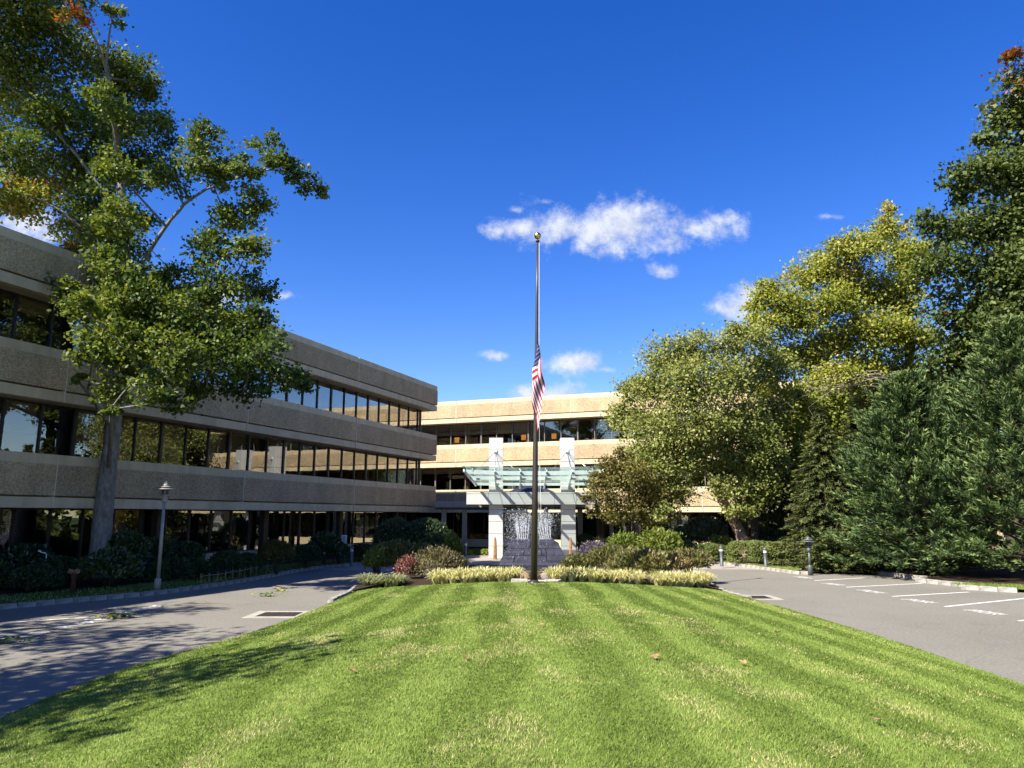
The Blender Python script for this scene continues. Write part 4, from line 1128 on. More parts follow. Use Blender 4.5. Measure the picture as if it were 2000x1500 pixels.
b = MB(); b.lathe([(0, 0), (.045, .01), (.05, .04), (.02, .06), (0, .06)], 10); b.build('spout_head', M['sign'], ts, (-.11, -.02, hh + .03))

wf = empty('wire_fence', (float(onz(392, 1143, .2)[0]), float(onz(392, 1143, .2)[1]), .15)); tag(wf, 'low knee high rail fence on short pegs beside the left verge', 'fence')
line = [onz(x, y, .2)[:2] for x, y in ((392, 1143), (420, 1138), (450, 1133), (485, 1126), (520, 1119), (548, 1114))]
o0 = np.array(line[0]); L_ = smooth_line(line, .55) - o0
pm = MB(); pm.tube([(0, 0, 0), (0, 0, .42)], .014, 5); pme = pm.mesh('peg', M['wire'])
for a in L_: link('peg', pme, wf, (float(a[0]), float(a[1]), 0), (random.uniform(-.06, .06), random.uniform(-.06, .06), 0))
b = MB(); b.tube([(a[0], a[1], .33 + .015 * math.sin(i * 2)) for i, a in enumerate(L_)], .013, 5); b.build('rail', M['wire'], wf)

# fallen leaves and sprigs
def leaf_shape(r):
    b = MB(); pts = []
    lob = [1, .45, .85, .4, .7, .35, .55, .3]
    for side in (1, -1):
        for k, l in enumerate(lob if side == 1 else lob[::-1]):
            kk = k if side == 1 else len(lob) - 1 - k
            a = side * (kk + .5) * math.pi / 8.2
            pts.append((r * l * math.cos(a) * 1.15, r * l * math.sin(a), r * .30 * l * l * abs(math.sin(a)) + .01))
    n_ = len(pts); b.add(pts + [(0, 0, 0)], [(i, (i + 1) % n_, n_) for i in range(n_)])
    return b
lm = [leaf_shape(.09).mesh('fallen_leaf', M['deadleaf']), leaf_shape(.07).mesh('fallen_leaf', M['deadleaf'])]
LV = [(685, 1317, 'on the left of the lawn near its shaded edge'), (907, 1292, 'left of the middle of the lawn'), (1280, 1289, 'right of the middle of the lawn'), (1455, 1303, 'on the sunny right half of the lawn'), (1518, 1241, 'close to the right edge of the lawn'),
      (1718, 1418, 'at the bottom right of the lawn'), (985, 1157, 'on the far crest of the lawn by the flagpole'), (1418, 1174, 'on the far right of the lawn near the drain'), (1622, 1232, 'at the right lawn edge beside the asphalt'), (1060, 1226, 'straight below the flagpole'), (1450, 1180, 'beside the right drain on the lawn')]
for i, (x, y, w) in enumerate(LV):
    p = on_lawn(x, y); o = link('fallen_leaf', lm[i % 2], None, (p[0], p[1], p[2] + .045), (random.uniform(-.35, .35), random.uniform(-.35, .35), random.uniform(0, 6)))
    tag(o, 'curled brown fallen leaf ' + w, 'leaf', 'fallen leaves on the lawn')
for i, (x, y, w) in enumerate(((238, 1207, 'on the road just past the painted line end'), (216, 1209, 'yellowing, beside the painted line end'), (8, 1257, 'on the road at the left picture edge'), (523, 1165, 'in the middle of the left drive'), (549, 1155, 'farther up the left drive past the lamp shadow'))):
    p = onz(x, y); P, T, Nn = [], [], []
    k = 26
    P = np.stack([rng.normal(0, .16, k), rng.normal(0, .10, k), .02 + .09 * rng.random(k)], 1)
    T = np.stack([rng.normal(0, 1, k), rng.normal(0, 1, k), rng.normal(0, .3, k)], 1); Nn = np.stack([rng.normal(0, .5, k), rng.normal(0, .5, k), np.ones(k)], 1)
    root = empty('leaf_sprig', (p[0], p[1], 0)); tag(root, 'torn off oak sprig ' + w, 'sprig', 'sprigs on the left drive')
    me = leaf_mesh('leaves', P, T, Nn, .10 + .06 * rng.random(k), .06 + .03 * rng.random(k), rng.random(k), M['sprigleaf'] if i not in (1, 4) else M['L_yellow']); link('leaves', me, root)
    b = MB(); b.tube([(-.2, -.05, .01), (0, 0, .03), (.2, .06, .01)], .006, 5); b.build('stem', M['bark_dark'], root)

# ------------------------------------------------------------------ trees
def branch(b, p0, p1, r0, r1, up=.25, seg=5, n=6, jit=.06):
    p0 = np.array(p0, float); p1 = np.array(p1, float); d = np.linalg.norm(p1 - p0)
    c = (p0 + p1) / 2 + np.array([0, 0, up * d]) + rng.normal(0, jit * d, 3)
    ts = np.linspace(0, 1, seg + 1)
    pts = [(1 - t) ** 2 * p0 + 2 * t * (1 - t) * c + t * t * p1 for t in ts]
    b.tube(pts, [r0 + (r1 - r0) * t for t in ts], n, caps=False)
    return pts
def crown_leaves(clumps, per, sub, size, spread, tintf, up=.55, flat=.75, shell=.45, droop=.0):
    """clumps: (centre, radius, weight, tint shift) -> leaf arrays; leaves gather in sprays inside each clump"""
    Ps, Ts, Ns, tis, subs = [], [], [], [], []
    for (c, r, wgt, tsh) in clumps:
        k = max(3, int(sub * wgt))
        d = nrm(rng.normal(0, 1, (k, 3))); rad = (shell + (1 - shell) * rng.random(k)) * r
        q = c + d * rad[:, None] * np.array([1, 1, flat])
        subs.append((c, q))
        m = max(4, int(per / sub))
        for j in range(k):
            sr = spread * r * rng.uniform(.7, 1.35)
            off = rng.normal(0, 1, (m, 3)) * np.array([sr, sr, sr * .62])
            P = q[j] + off
            out = nrm(P - c)
            Ps.append(P)
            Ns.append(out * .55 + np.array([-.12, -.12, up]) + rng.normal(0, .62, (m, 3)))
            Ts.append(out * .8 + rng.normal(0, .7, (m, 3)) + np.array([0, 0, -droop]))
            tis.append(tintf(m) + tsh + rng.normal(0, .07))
    return np.concatenate(Ps), np.concatenate(Ts), np.concatenate(Ns), np.clip(np.concatenate(tis), 0, 1), subs
def tree(name, label, trunk, clumps, leafm, barkm, size, per=700, sub=13, spread=.30, tmean=.42, tsd=.13, cat='tree', group=None, twigs=True, asp=.62, up=.55, shell=.45, droop=0, limb_r=.11, extra=None, flat=.75, boughs=()):
    """trunk: list of (point, radius); clumps: (centre, radius, tint shift)"""
    base = np.array(trunk[0][0], float)
    root = empty(name, base); tag(root, label, cat, group)
    mean = np.mean([c[1] for c in clumps])
    cl = [(np.array(c[0]) - base, c[1], (c[1] / mean) ** 2, c[2]) for c in clumps]
    P, T, Nn, ti, subs = crown_leaves(cl, per, sub, size, spread, lambda m: rng.normal(tmean, tsd, m), up=up, shell=shell, droop=droop, flat=flat)
    n_ = len(P); L = size * rng.uniform(.65, 1.25, n_)
    link('crown', leaf_mesh('crown', P, T, Nn, L, L * asp * rng.uniform(.8, 1.2, n_), ti, leafm), root)
    b = MB()
    tp = [np.array(p, float) - base for p, r in trunk]; tr = [r for p, r in trunk]
    # smooth trunk
    fine = smooth_line([tuple(p) for p in tp], .5); hz = np.array([p[2] for p in tp])
    rr = np.interp(fine[:, 2], hz, tr)
    b.tube([tuple(p) for p in fine], list(rr), 16)
    jr = np.random.default_rng(int(abs(base[0]) * 100) + 1)
    b.v = [(x + jr.normal(0, .012 + .02 * max(0, 1 - z)), y + jr.normal(0, .012 + .02 * max(0, 1 - z)), z) for x, y, z in b.v]
    nodes = [(f, r) for f, r in zip(fine, rr)]
    for bo in boughs:                                     # the main limbs
        P3 = np.array([p - base for p, r in bo]); fb = smooth_line([tuple(p) for p in P3], .35)
        q = np.linspace(0, 1, len(fb)); rb_ = np.interp(q, np.linspace(0, 1, len(bo)), [r for p, r in bo])
        fb = fb + rng.normal(0, .03, fb.shape) * np.minimum(1, q * 4)[:, None]
        b.tube([tuple(p) for p in fb], list(rb_), 8, caps=False)
        nodes += [(f, r) for f, r in zip(fb, rb_)]
    order = sorted(cl, key=lambda c: np.linalg.norm(c[0][:2]))
    for (c, r, w, ts) in order:
        best, bd = None, 1e9
        for (f, fr_) in nodes:
            if f[2] > c[2] + 1.6 * r and f[2] > 1: continue
            d = np.linalg.norm(c - f); dz = c[2] - f[2]
            hd = np.linalg.norm((c - f)[:2])
            cost = d + max(0, hd * .30 - dz) * .9 + max(0, dz - 1.0 * hd - .6) * 1.6
            if cost < bd and fr_ > .012: best, bd = (f, fr_), cost
        if best is None: best = nodes[len(nodes) // 2]
        r0 = min(best[1] * .72, limb_r)
        pts = branch(b, best[0], c, r0, max(.022, r0 * .45), up=.05, jit=.10, seg=6)
        for t, p in enumerate(pts[2:]): nodes.append((p, r0 * (1 - .11 * (t + 2))))
    tr_ = b.build('trunk', barkm, root)
    if twigs:
        tb = MB()
        for (c, q) in subs:
            for s in q[::1]:
                tb.tube([c, (c + s) / 2 + rng.normal(0, .06, 3), s], [.016, .010, .004], 3, caps=False)
        tb.build('twigs', barkm, root)['kind'] = 'stuff'
    return root
def pxclumps(lst, Y0, depth, seed, rscale=1.0):
    r_ = np.random.default_rng(seed); out = []
    for it in lst:
        x, y, rp = it[:3]; ts = it[3] if len(it) > 3 else 0
        Y = Y0 + it[4] if len(it) > 4 else Y0 + depth * (1.9 * (float(value_noise(np.array([x / 150.0 + seed]), np.array([y / 150.0]), 1.0, seed)[0]) - .5)) + r_.uniform(-.35, .35) * depth
        c = at(x, y, Y); out.append((c, rp * Y / 1463 * rscale, ts))
    return out

# left oak
Y0 = 25.5
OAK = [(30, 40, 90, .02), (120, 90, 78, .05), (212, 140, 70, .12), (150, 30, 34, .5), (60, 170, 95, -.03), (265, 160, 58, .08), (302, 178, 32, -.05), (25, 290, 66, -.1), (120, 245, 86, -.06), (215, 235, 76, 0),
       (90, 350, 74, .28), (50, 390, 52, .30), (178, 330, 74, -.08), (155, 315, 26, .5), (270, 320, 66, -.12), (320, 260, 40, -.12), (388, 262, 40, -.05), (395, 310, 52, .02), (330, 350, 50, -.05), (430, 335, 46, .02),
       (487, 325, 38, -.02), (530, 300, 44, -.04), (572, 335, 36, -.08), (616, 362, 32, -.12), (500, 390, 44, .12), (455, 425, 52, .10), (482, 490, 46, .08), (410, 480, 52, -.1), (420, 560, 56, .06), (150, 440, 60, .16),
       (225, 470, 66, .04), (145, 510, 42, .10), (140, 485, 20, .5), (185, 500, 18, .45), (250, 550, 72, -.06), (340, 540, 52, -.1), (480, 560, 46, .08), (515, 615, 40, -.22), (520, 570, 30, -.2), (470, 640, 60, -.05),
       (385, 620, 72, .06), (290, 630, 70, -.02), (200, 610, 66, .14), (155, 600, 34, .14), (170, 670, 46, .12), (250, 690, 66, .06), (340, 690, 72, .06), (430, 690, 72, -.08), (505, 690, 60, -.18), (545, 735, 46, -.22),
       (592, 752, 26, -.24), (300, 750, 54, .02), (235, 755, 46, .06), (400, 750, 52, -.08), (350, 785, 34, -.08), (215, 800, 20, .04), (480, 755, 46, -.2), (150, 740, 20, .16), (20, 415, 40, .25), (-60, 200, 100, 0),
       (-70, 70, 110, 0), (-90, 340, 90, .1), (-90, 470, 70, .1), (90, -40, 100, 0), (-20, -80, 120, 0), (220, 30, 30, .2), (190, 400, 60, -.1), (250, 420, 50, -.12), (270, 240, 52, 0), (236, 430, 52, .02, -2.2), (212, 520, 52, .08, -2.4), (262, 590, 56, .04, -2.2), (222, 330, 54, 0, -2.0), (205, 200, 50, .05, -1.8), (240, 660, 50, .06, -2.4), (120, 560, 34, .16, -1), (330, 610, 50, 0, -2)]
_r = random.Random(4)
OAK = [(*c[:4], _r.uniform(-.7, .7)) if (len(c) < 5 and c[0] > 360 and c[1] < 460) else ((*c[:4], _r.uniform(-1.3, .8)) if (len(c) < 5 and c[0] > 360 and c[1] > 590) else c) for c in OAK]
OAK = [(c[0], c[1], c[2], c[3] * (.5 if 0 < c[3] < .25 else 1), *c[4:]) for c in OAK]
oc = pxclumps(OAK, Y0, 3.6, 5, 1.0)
BOUGHS = [[(at(x, y, Y), r * .68) for x, y, Y, r in b_] for b_ in (
    ((243, 560, 26.9, .15), (300, 480, 26.6, .125), (345, 415, 26.2, .10), (410, 365, 25.9, .08), (480, 340, 25.6, .062), (550, 332, 25.5, .045), (612, 352, 25.5, .025)),
    ((238, 690, 27.2, .13), (320, 725, 26.6, .10), (410, 722, 26.0, .08), (500, 728, 25.6, .055), (585, 748, 25.4, .025)),
    ((242, 560, 26.9, .14), (190, 480, 26.3, .11), (130, 420, 25.8, .085), (70, 385, 25.4, .055), (10, 370, 25.0, .03)),
    ((240, 430, 26.5, .12), (170, 330, 26.0, .09), (90, 240, 25.6, .065), (20, 170, 25.4, .035)),
    ((245, 520, 26.8, .12), (350, 560, 26.3, .085), (440, 560, 25.9, .055), (500, 575, 25.7, .025)),
    ((238, 650, 27.2, .11), (205, 560, 26.6, .085), (165, 480, 26.0, .055), (140, 440, 25.6, .025)))]
tb0 = at(195, 1090, 27.5); tb0[2] = .2
trunk = [(tb0, .50), (tb0 + np.array([.03, 0, .5]), .39), (at(200, 1020, 27.5), .335), (at(216, 880, 27.5), .275), (at(230, 770, 27.5), .24), (at(238, 640, 27.2), .21), (at(245, 520, 26.8), .18), (at(240, 400, 26.4), .14), (at(225, 250, 26), .12), (at(205, 110, 25.6), .06)]
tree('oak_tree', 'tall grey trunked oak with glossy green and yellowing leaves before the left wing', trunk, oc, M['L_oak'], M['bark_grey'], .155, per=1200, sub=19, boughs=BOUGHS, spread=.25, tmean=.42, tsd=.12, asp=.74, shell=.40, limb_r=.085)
# two more oaks beyond the left edge, known by their shadows on the drive and lawn
def round_tree(name, label, x, y, H, r, leafm, barkm, size, k=22, per=420, seed=1, tm=.4, group=None, zlo=.42):
    r_ = np.random.default_rng(seed); cl = []
    for i in range(k):
        d = r_.normal(0, 1, 3); d /= np.linalg.norm(d); q = r_.random() ** .4
        cl.append((np.array([x + d[0] * r * q, y + d[1] * r * q, H * (.5 + zlo / 2) + d[2] * H * (1 - zlo) * .5 * q]), r * r_.uniform(.26, .42), r_.normal(0, .06)))
    return tree(name, label, [((x, y, 0), H * .03), ((x, y, H * .3), H * .022), ((x + .2, y, H * .6), H * .014), ((x + .1, y, H * .88), .04)], cl, leafm, barkm, size, per=per, sub=12, tmean=tm, twigs=False, group=group)
round_tree('oak_tree', 'oak beyond the left edge shading the near kerb', -19.0, 10.5, 13.5, 3.6, M['L_oak'], M['bark_grey'], .26, 20, 260, 3)
round_tree('oak_tree', 'oak beyond the left edge shading the foreground drive', -14.6, 5.0, 11.5, 4.4, M['L_oak'], M['bark_grey'], .26, 26, 300, 4)

# right side deciduous trees
BIR = [(1262, 760, 54), (1228, 820, 44), (1232, 760, 30), (1300, 705, 54), (1360, 685, 48), (1420, 675, 46), (1472, 660, 38), (1340, 750, 66), (1402, 735, 62), (1460, 735, 56), (1505, 715, 46), (1290, 830, 66), (1362, 825, 66), (1432, 825, 64), (1500, 805, 48, .05), (1250, 885, 40), (1300, 905, 56, -.05),
       (1370, 885, 54, -.08), (1440, 890, 54, -.05), (1320, 960, 40, -.1), (1290, 960, 36, -.1), (1418, 950, 40, 0), (1470, 945, 46, .05), (1512, 900, 38, .08), (1440, 1000, 28, 0), (1292, 1005, 24, -.05), (1215, 790, 20), (1440, 650, 26)]
bc = pxclumps(BIR, 42, 3.0, 8)
t0 = at(1458, 1062, 42); t0[2] = .1
tree('birch_tree', 'rounded light green birch with leaning peeling trunk right of the portico', [(t0, .36), (at(1445, 1040, 42), .31), (at(1405, 965, 42), .25), (at(1370, 890, 42), .2), (at(1355, 800, 42), .13), (at(1350, 700, 42), .05)], bc, M['L_birch'], M['bark_birch'], .165, per=2000, sub=26, spread=.27, asp=.78, tmean=.60, tsd=.17, shell=.35, limb_r=.1)
t1 = at(1472, 1058, 41.5); t1[2] = .1
tree('birch_tree', 'slim upright birch with dark reddish trunk beside the leaning birch', [(t1, .22), (at(1474, 990, 41.5), .19), (at(1476, 920, 41.5), .15), (at(1480, 840, 41.5), .06)], pxclumps([(1478, 850, 40), (1455, 900, 34), (1500, 880, 36), (1490, 950, 36), (1465, 985, 26)], 41.5, 1.2, 3), M['L_birch'], M['bark_dark'], .16, per=1200, sub=16, tmean=.5, asp=.78)
YEL = [(1732, 448, 40, .12), (1682, 485, 48, .05), (1760, 500, 54), (1622, 515, 48, .08), (1572, 545, 44, .06), (1520, 575, 44, .02), (1492, 625, 36), (1552, 620, 54), (1622, 590, 58), (1692, 570, 58), (1762, 580, 54), (1800, 520, 44, -.05), (1722, 640, 58), (1652, 655, 58, .06), (1582, 690, 54, .05),
       (1520, 690, 44, .02), (1782, 665, 50, -.05), (1702, 722, 54, .05), (1632, 740, 46, .10), (1762, 735, 46), (1562, 760, 38, .05), (1502, 755, 34), (1730, 408, 20, .25), (1690, 775, 34, .08), (1552, 838, 40, -.05), (1540, 900, 34, -.1), (1600, 800, 36, -.15), (1660, 540, 40, .3), (1480, 590, 26, 0), (1452, 650, 26, 0), (1640, 480, 26, .1), (1500, 830, 44, -.1, -2), (1585, 865, 44, -.12, -2), (1642, 830, 46, -.12, -1.5), (1560, 930, 38, -.15, -2), (1610, 785, 46, -.08, -2), (1540, 790, 40, -.05, -2.5), (1680, 850, 40, -.15, -1)]
yc = pxclumps(YEL, 46, 3.4, 9)
t2 = at(1790, 1060, 46.5); t2[2] = .1
tree('yellowing_tree', 'spreading tree with yellowing leaves and bare grey twigs above the dark spruces', [(t2, .42), (at(1788, 950, 46.5), .36), (at(1780, 800, 46.5), .30), (at(1775, 690, 46.5), .24), (at(1765, 580, 46.3), .15), (at(1745, 470, 46), .05)], yc, M['L_yellow'], M['bark_dark'], .20, per=1900, sub=24, spread=.29, asp=.74, tmean=.50, tsd=.15, shell=.35, limb_r=.14)
tw = MB()
for k in range(14):
    a = at(1760 + rng.normal(0, 12), 745 + rng.normal(0, 12), 44.5); c = at(rng.uniform(1520, 1690), rng.uniform(735, 800), 43 + rng.uniform(-1, 1))
    ba = t2
    pts = branch(tw, a - ba, c - ba, .03, .006, up=.12, n=4, jit=.06)
    for j in range(3):
        q = pts[3 + j % 3]; tw.tube([q, q + rng.normal(0, .35, 3) + np.array([-.3, 0, -.15]), q + rng.normal(0, .5, 3) + np.array([-.7, 0, -.4])], [.010, .007, .003], 3, caps=False)
tw.build('bare_twigs', M['twig'], [o for o in bpy.data.objects if o.name == 'yellowing_tree'][0])['kind'] = 'stuff'
MAP = [(1992, 160, 44, .35), (1962, 215, 46, .2), (2012, 250, 76, .12), (1905, 340, 50), (1962, 325, 64, .06), (2032, 365, 88), (1868, 378, 32), (1856, 440, 46), (1922, 425, 64), (1992, 450, 76), (1850, 515, 54), (1932, 520, 64), (2002, 560, 76), (1862, 605, 54), (1942, 630, 64), (1900, 690, 56),
       (1852, 685, 46), (1982, 695, 56), (1826, 430, 30), (2082, 300, 110), (2085, 480, 110), (2100, 160, 90), (1882, 755, 46), (1826, 755, 36), (1985, 115, 26, .5), (1925, 265, 30, .1)]
mc = pxclumps(MAP, 39, 3.2, 12)
t3 = at(1985, 1080, 41); t3[2] = .1
tree('maple_tree', 'tall dense dark green maple with a russet top at the right edge', [(t3, .48), (at(1985, 900, 41), .4), (at(1988, 700, 40.5), .32), (at(1995, 500, 40), .24), (at(1998, 300, 39.5), .13), (at(1995, 170, 39), .05)], mc, M['L_maple'], M['bark_dark'], .25, per=1600, sub=17, spread=.33, asp=.78, tmean=.45, tsd=.15, shell=.5, up=.8, limb_r=.15)
BRO = [(1192, 905, 26), (1232, 930, 40), (1182, 965, 34), (1242, 975, 44), (1202, 1005, 34), (1282, 960, 36), (1262, 1015, 30), (1160, 1000, 18), (1300, 1005, 26, -.1), (1170, 935, 20), (1215, 885, 18, .1), (1150, 975, 14)]
t4 = at(1248, 1075, 40); t4[2] = .1
tree('ornamental_tree', 'small bronze and olive leaved tree between the portico and the birch', [(t4, .11), (at(1247, 1040, 40), .10), (at(1235, 1000, 40), .08), (at(1225, 940, 40), .03)], pxclumps(BRO, 40, 1.6, 14), M['L_bronze'], M['bark_dark'], .135, per=1000, sub=18, spread=.28, asp=.75, tmean=.48, tsd=.2)
# trees standing behind the gaps on the right
round_tree('background_tree', 'dark tree behind the yellowing tree, seen through its gaps', 23.5, 50, 15.5, 5.2, M['L_maple'], M['bark_dark'], .34, 26, 330, 6, .35)
round_tree('background_tree', 'dark tree behind the maple at the right edge', 33, 47, 19, 6.0, M['L_maple'], M['bark_dark'], .36, 26, 330, 7, .35)
round_tree('background_tree', 'low dark tree behind the two birches', 17.0, 47.5, 7.5, 3.4, M['L_maple'], M['bark_dark'], .28, 20, 330, 8, .3, zlo=.2)

for i, (x, y, h, w_) in enumerate(((25.5, 21.5, 12, 'nearest to the parking bays'), (28.5, 13.0, 14, 'second from the parking bays'), (27.5, 4.0, 13, 'third from the parking bays'))):
    round_tree('roadside_tree', 'tree beyond the right edge, ' + w_, x, y, h, 4.6, M['L_maple'], M['bark_dark'], .42, 20, 170, 40 + i, .45, group='trees beyond the right edge', zlo=.12)

# wood edge far off to the right, seen only as one mass in gaps and reflections
n = 9000
Pw = np.stack([rng.uniform(46, 54, n), rng.uniform(-30, 75, n), 9.5 * rng.random(n) ** .8], 1)
link_o = link('far_wood', leaf_mesh('far_wood', Pw, rng.normal(0, 1, (n, 3)), rng.normal(0, 1, (n, 3)) + np.array([-.6, -.4, .6]), rng.uniform(.6, 1.2, n), rng.uniform(.4, .8, n), rng.normal(.4, .15, n).clip(0, 1), M['L_maple']))
tag(link_o, 'dark edge of a wood far off behind the right hand trees', 'wood', kind='stuff')

# conifers: whorls of rising fronds
def conifer(label, base, H, rad, nb, leafm, rise=.35, droop=0.0, size=.2, per=34, tm=.45, seed=1, zlow=.03, prof=.8, open_=0.0):
    r_ = np.random.default_rng(seed)
    root = empty('conifer_tree', base); tag(root, label, 'conifer', 'conifers on the right')
    P, T, Nn, ti, LL, WW = [], [], [], [], [], []
    tb = MB(); tb.tube([(0, 0, 0), (.05, 0, H * .5), (0, 0, H * .97)], [H * .024, H * .014, .02], 8)
    for k in range(nb):
        f = (k + r_.random()) / nb; z = H * (zlow + (1 - zlow) * f ** 1.12)
        R_ = rad * (1 - (z / H)) ** prof * r_.uniform(.70, 1.15) + .12
        az = k * 2.39996 + r_.normal(0, .25); d = np.array([math.cos(az), math.sin(az), 0]); sdv = np.array([-math.sin(az), math.cos(az), 0])
        slope = (rise * r_.uniform(.6, 1.4) - droop) * min(1.0, .1 + z / 2.2)
        btint = r_.normal(0, .08)
        pl_ = max(2, int(round(4 * (R_ / rad) ** .5)))
        for q in range(pl_):                                  # plumes along and beside the branch
            t = 1.0 if q == 0 else r_.uniform(.45, .95)
            sd_ = 0 if q == 0 else r_.uniform(-1, 1) * (1.1 - t) * R_ * .75
            tip = d * R_ * t + sdv * sd_ + np.array([0, 0, z + R_ * slope * t ** 1.4])
            ax = d + sdv * (np.sign(sd_) * r_.uniform(.1, .6)) + np.array([0, 0, slope * 1.25 + r_.normal(0, .12)]); ax /= np.linalg.norm(ax)
            ln_ = size * 3.4 * r_.uniform(.75, 1.25) * (.55 + .45 * R_ / rad)
            m = per
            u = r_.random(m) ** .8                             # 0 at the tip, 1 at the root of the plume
            wv = r_.normal(0, 1, (m, 3)); wv -= ax[None] * (wv @ ax)[:, None]; wv[:, 2] *= .55
            p = tip[None] - ax[None] * (u * ln_)[:, None] + wv * (ln_ * (.035 + .15 * u))[:, None]
            P.append(p); T.append(ax[None] * 1.0 + nrm(wv) * .75 + r_.normal(0, .12, (m, 3))); Nn.append(np.array([0, 0, 1.0])[None] + d[None] * .5 + r_.normal(0, .42, (m, 3)))
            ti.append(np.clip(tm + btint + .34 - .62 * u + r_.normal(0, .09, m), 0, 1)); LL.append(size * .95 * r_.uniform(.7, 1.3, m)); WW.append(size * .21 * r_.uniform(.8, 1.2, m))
        if k % 2 == 0: tb.tube([(0, 0, z - .05), tuple(d * R_ * .5 + np.array([0, 0, z + R_ * slope * .35])), tuple(d * R_ * .92 + np.array([0, 0, z + R_ * slope * .88]))], [.03, .02, .006], 4, caps=False)
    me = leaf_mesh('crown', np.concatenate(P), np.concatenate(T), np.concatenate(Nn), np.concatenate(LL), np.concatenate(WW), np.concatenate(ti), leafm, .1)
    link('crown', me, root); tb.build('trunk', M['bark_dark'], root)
    return root
conifer('broad dark green conifer with upswept fronds between spruce and picture edge', (17.3, 32.0, .1), 8.6, 3.7, 560, M['L_conifer'], .60, 0, .25, 46, .42, 21, .02, .62)
conifer('dark green conifer with upswept fronds at the right picture edge', (20.2, 29.0, .1), 10.2, 4.1, 640, M['L_conifer'], .60, 0, .25, 46, .46, 22, .03, .62)
conifer('olive drooping spruce left of the broad dark conifer', (14.7, 35.0, .1), 7.4, 2.5, 420, M['L_spruce'], .05, .28, .22, 36, .42, 23, .01, .75)
conifer('shaded spruce standing between the olive spruce and the broad conifer', (17.4, 37.0, .1), 8.2, 2.9, 360, M['L_spruce'], .0, .22, .24, 32, .25, 24, .01, .75)
conifer('small young conifer at the kerb under the broad conifer', (float(onz(1770, 1118, .1)[0]), 30.9, .1), 1.2, .55, 60, M['L_conifer'], .7, 0, .12, 24, .55, 25, .05, .7)
conifer('low conifer spreading over the kerb behind the short lamp', (14.4, 33.9, .1), 1.6, 1.5, 110, M['L_spruce'], .1, .05, .18, 30, .35, 26, .05, .5)

# ------------------------------------------------------------------ shrubs
def shrub(name, label, x, y, z0, rx, ry, h, leafm, size, n_leaf, tm=.45, tsd=.16, cat='shrub', group=None, dense=.72, upright=0.0, stems=8, asp=.5, lumps=9, bark=None, box=0.0, seed=None, ragged=.03):
    r_ = np.random.default_rng(seed if seed is not None else rng.integers(1 << 30))
    root = empty(name, (float(x), float(y), float(z0))); tag(root, label, cat, group)
    d = nrm(r_.normal(0, 1, (n_leaf, 3))); d[:, 2] = np.abs(d[:, 2]) * 1.0 - .25 * (r_.random(n_leaf) < .45)
    d = nrm(d)
    if box: d = np.sign(d) * np.abs(d) ** (1 - box); d /= np.max(np.abs(d), axis=1, keepdims=True) ** box * np.linalg.norm(d, axis=1, keepdims=True) ** (1 - box)
    lc = nrm(r_.normal(0, 1, (lumps, 3))); lh = r_.uniform(-.18, .18, lumps)
    bump = np.zeros(n_leaf)
    for k in range(lumps): bump += lh[k] * np.exp(-4.5 * (1 - d @ lc[k]))
    rad = (dense + (1 - dense) * r_.random(n_leaf) ** .6) * (1 + bump) + r_.normal(0, ragged, n_leaf)
    zc = h * .42
    P = d * rad[:, None] * np.array([rx, ry, h * .58]); P[:, 2] += zc; P[:, 2] = np.maximum(P[:, 2], .02 + .05 * r_.random(n_leaf))
    Nn = d * .7 + np.array([-.1, -.1, .5]) + r_.normal(0, .55, (n_leaf, 3)); T = d * .8 + np.array([0, 0, upright]) + r_.normal(0, .6, (n_leaf, 3))
    if upright > .8: Nn = np.cross(T, r_.normal(0, 1, (n_leaf, 3)))
    L = size * 1.42 * r_.uniform(.65, 1.3, n_leaf)
    ti = np.clip(tm + .9 * bump + r_.normal(0, tsd, n_leaf), 0, 1)
    link('foliage', leaf_mesh('foliage', P, T, Nn, L, L * asp, ti, leafm), root)
    b = MB()
    for k in range(stems):
        a = r_.uniform(0, 6.28); q = r_.uniform(.25, .8)
        b.tube([(.06 * math.cos(a), .06 * math.sin(a), -.08), (rx * q * .5 * math.cos(a), ry * q * .5 * math.sin(a), h * .4), (rx * q * math.cos(a), ry * q * math.sin(a), h * .78)], [.022, .015, .006], 4, caps=False)
    b.build('stems', bark or M['bark_dark'], root)
    return root
def px_shrub(name, label, px, py_top, py_bot, half_px, Y, leafm, size, n_leaf, **k):
    top = at(px, py_top, Y); bot = at(px, py_bot, Y)
    r = half_px * Y / 1463
    k.setdefault('depth', .8)
    dp = k.pop('depth')
    return shrub(name, label, bot[0], Y, max(.08, bot[2]), r, r * dp, top[2] - max(.08, bot[2]), leafm, size, n_leaf, **k)

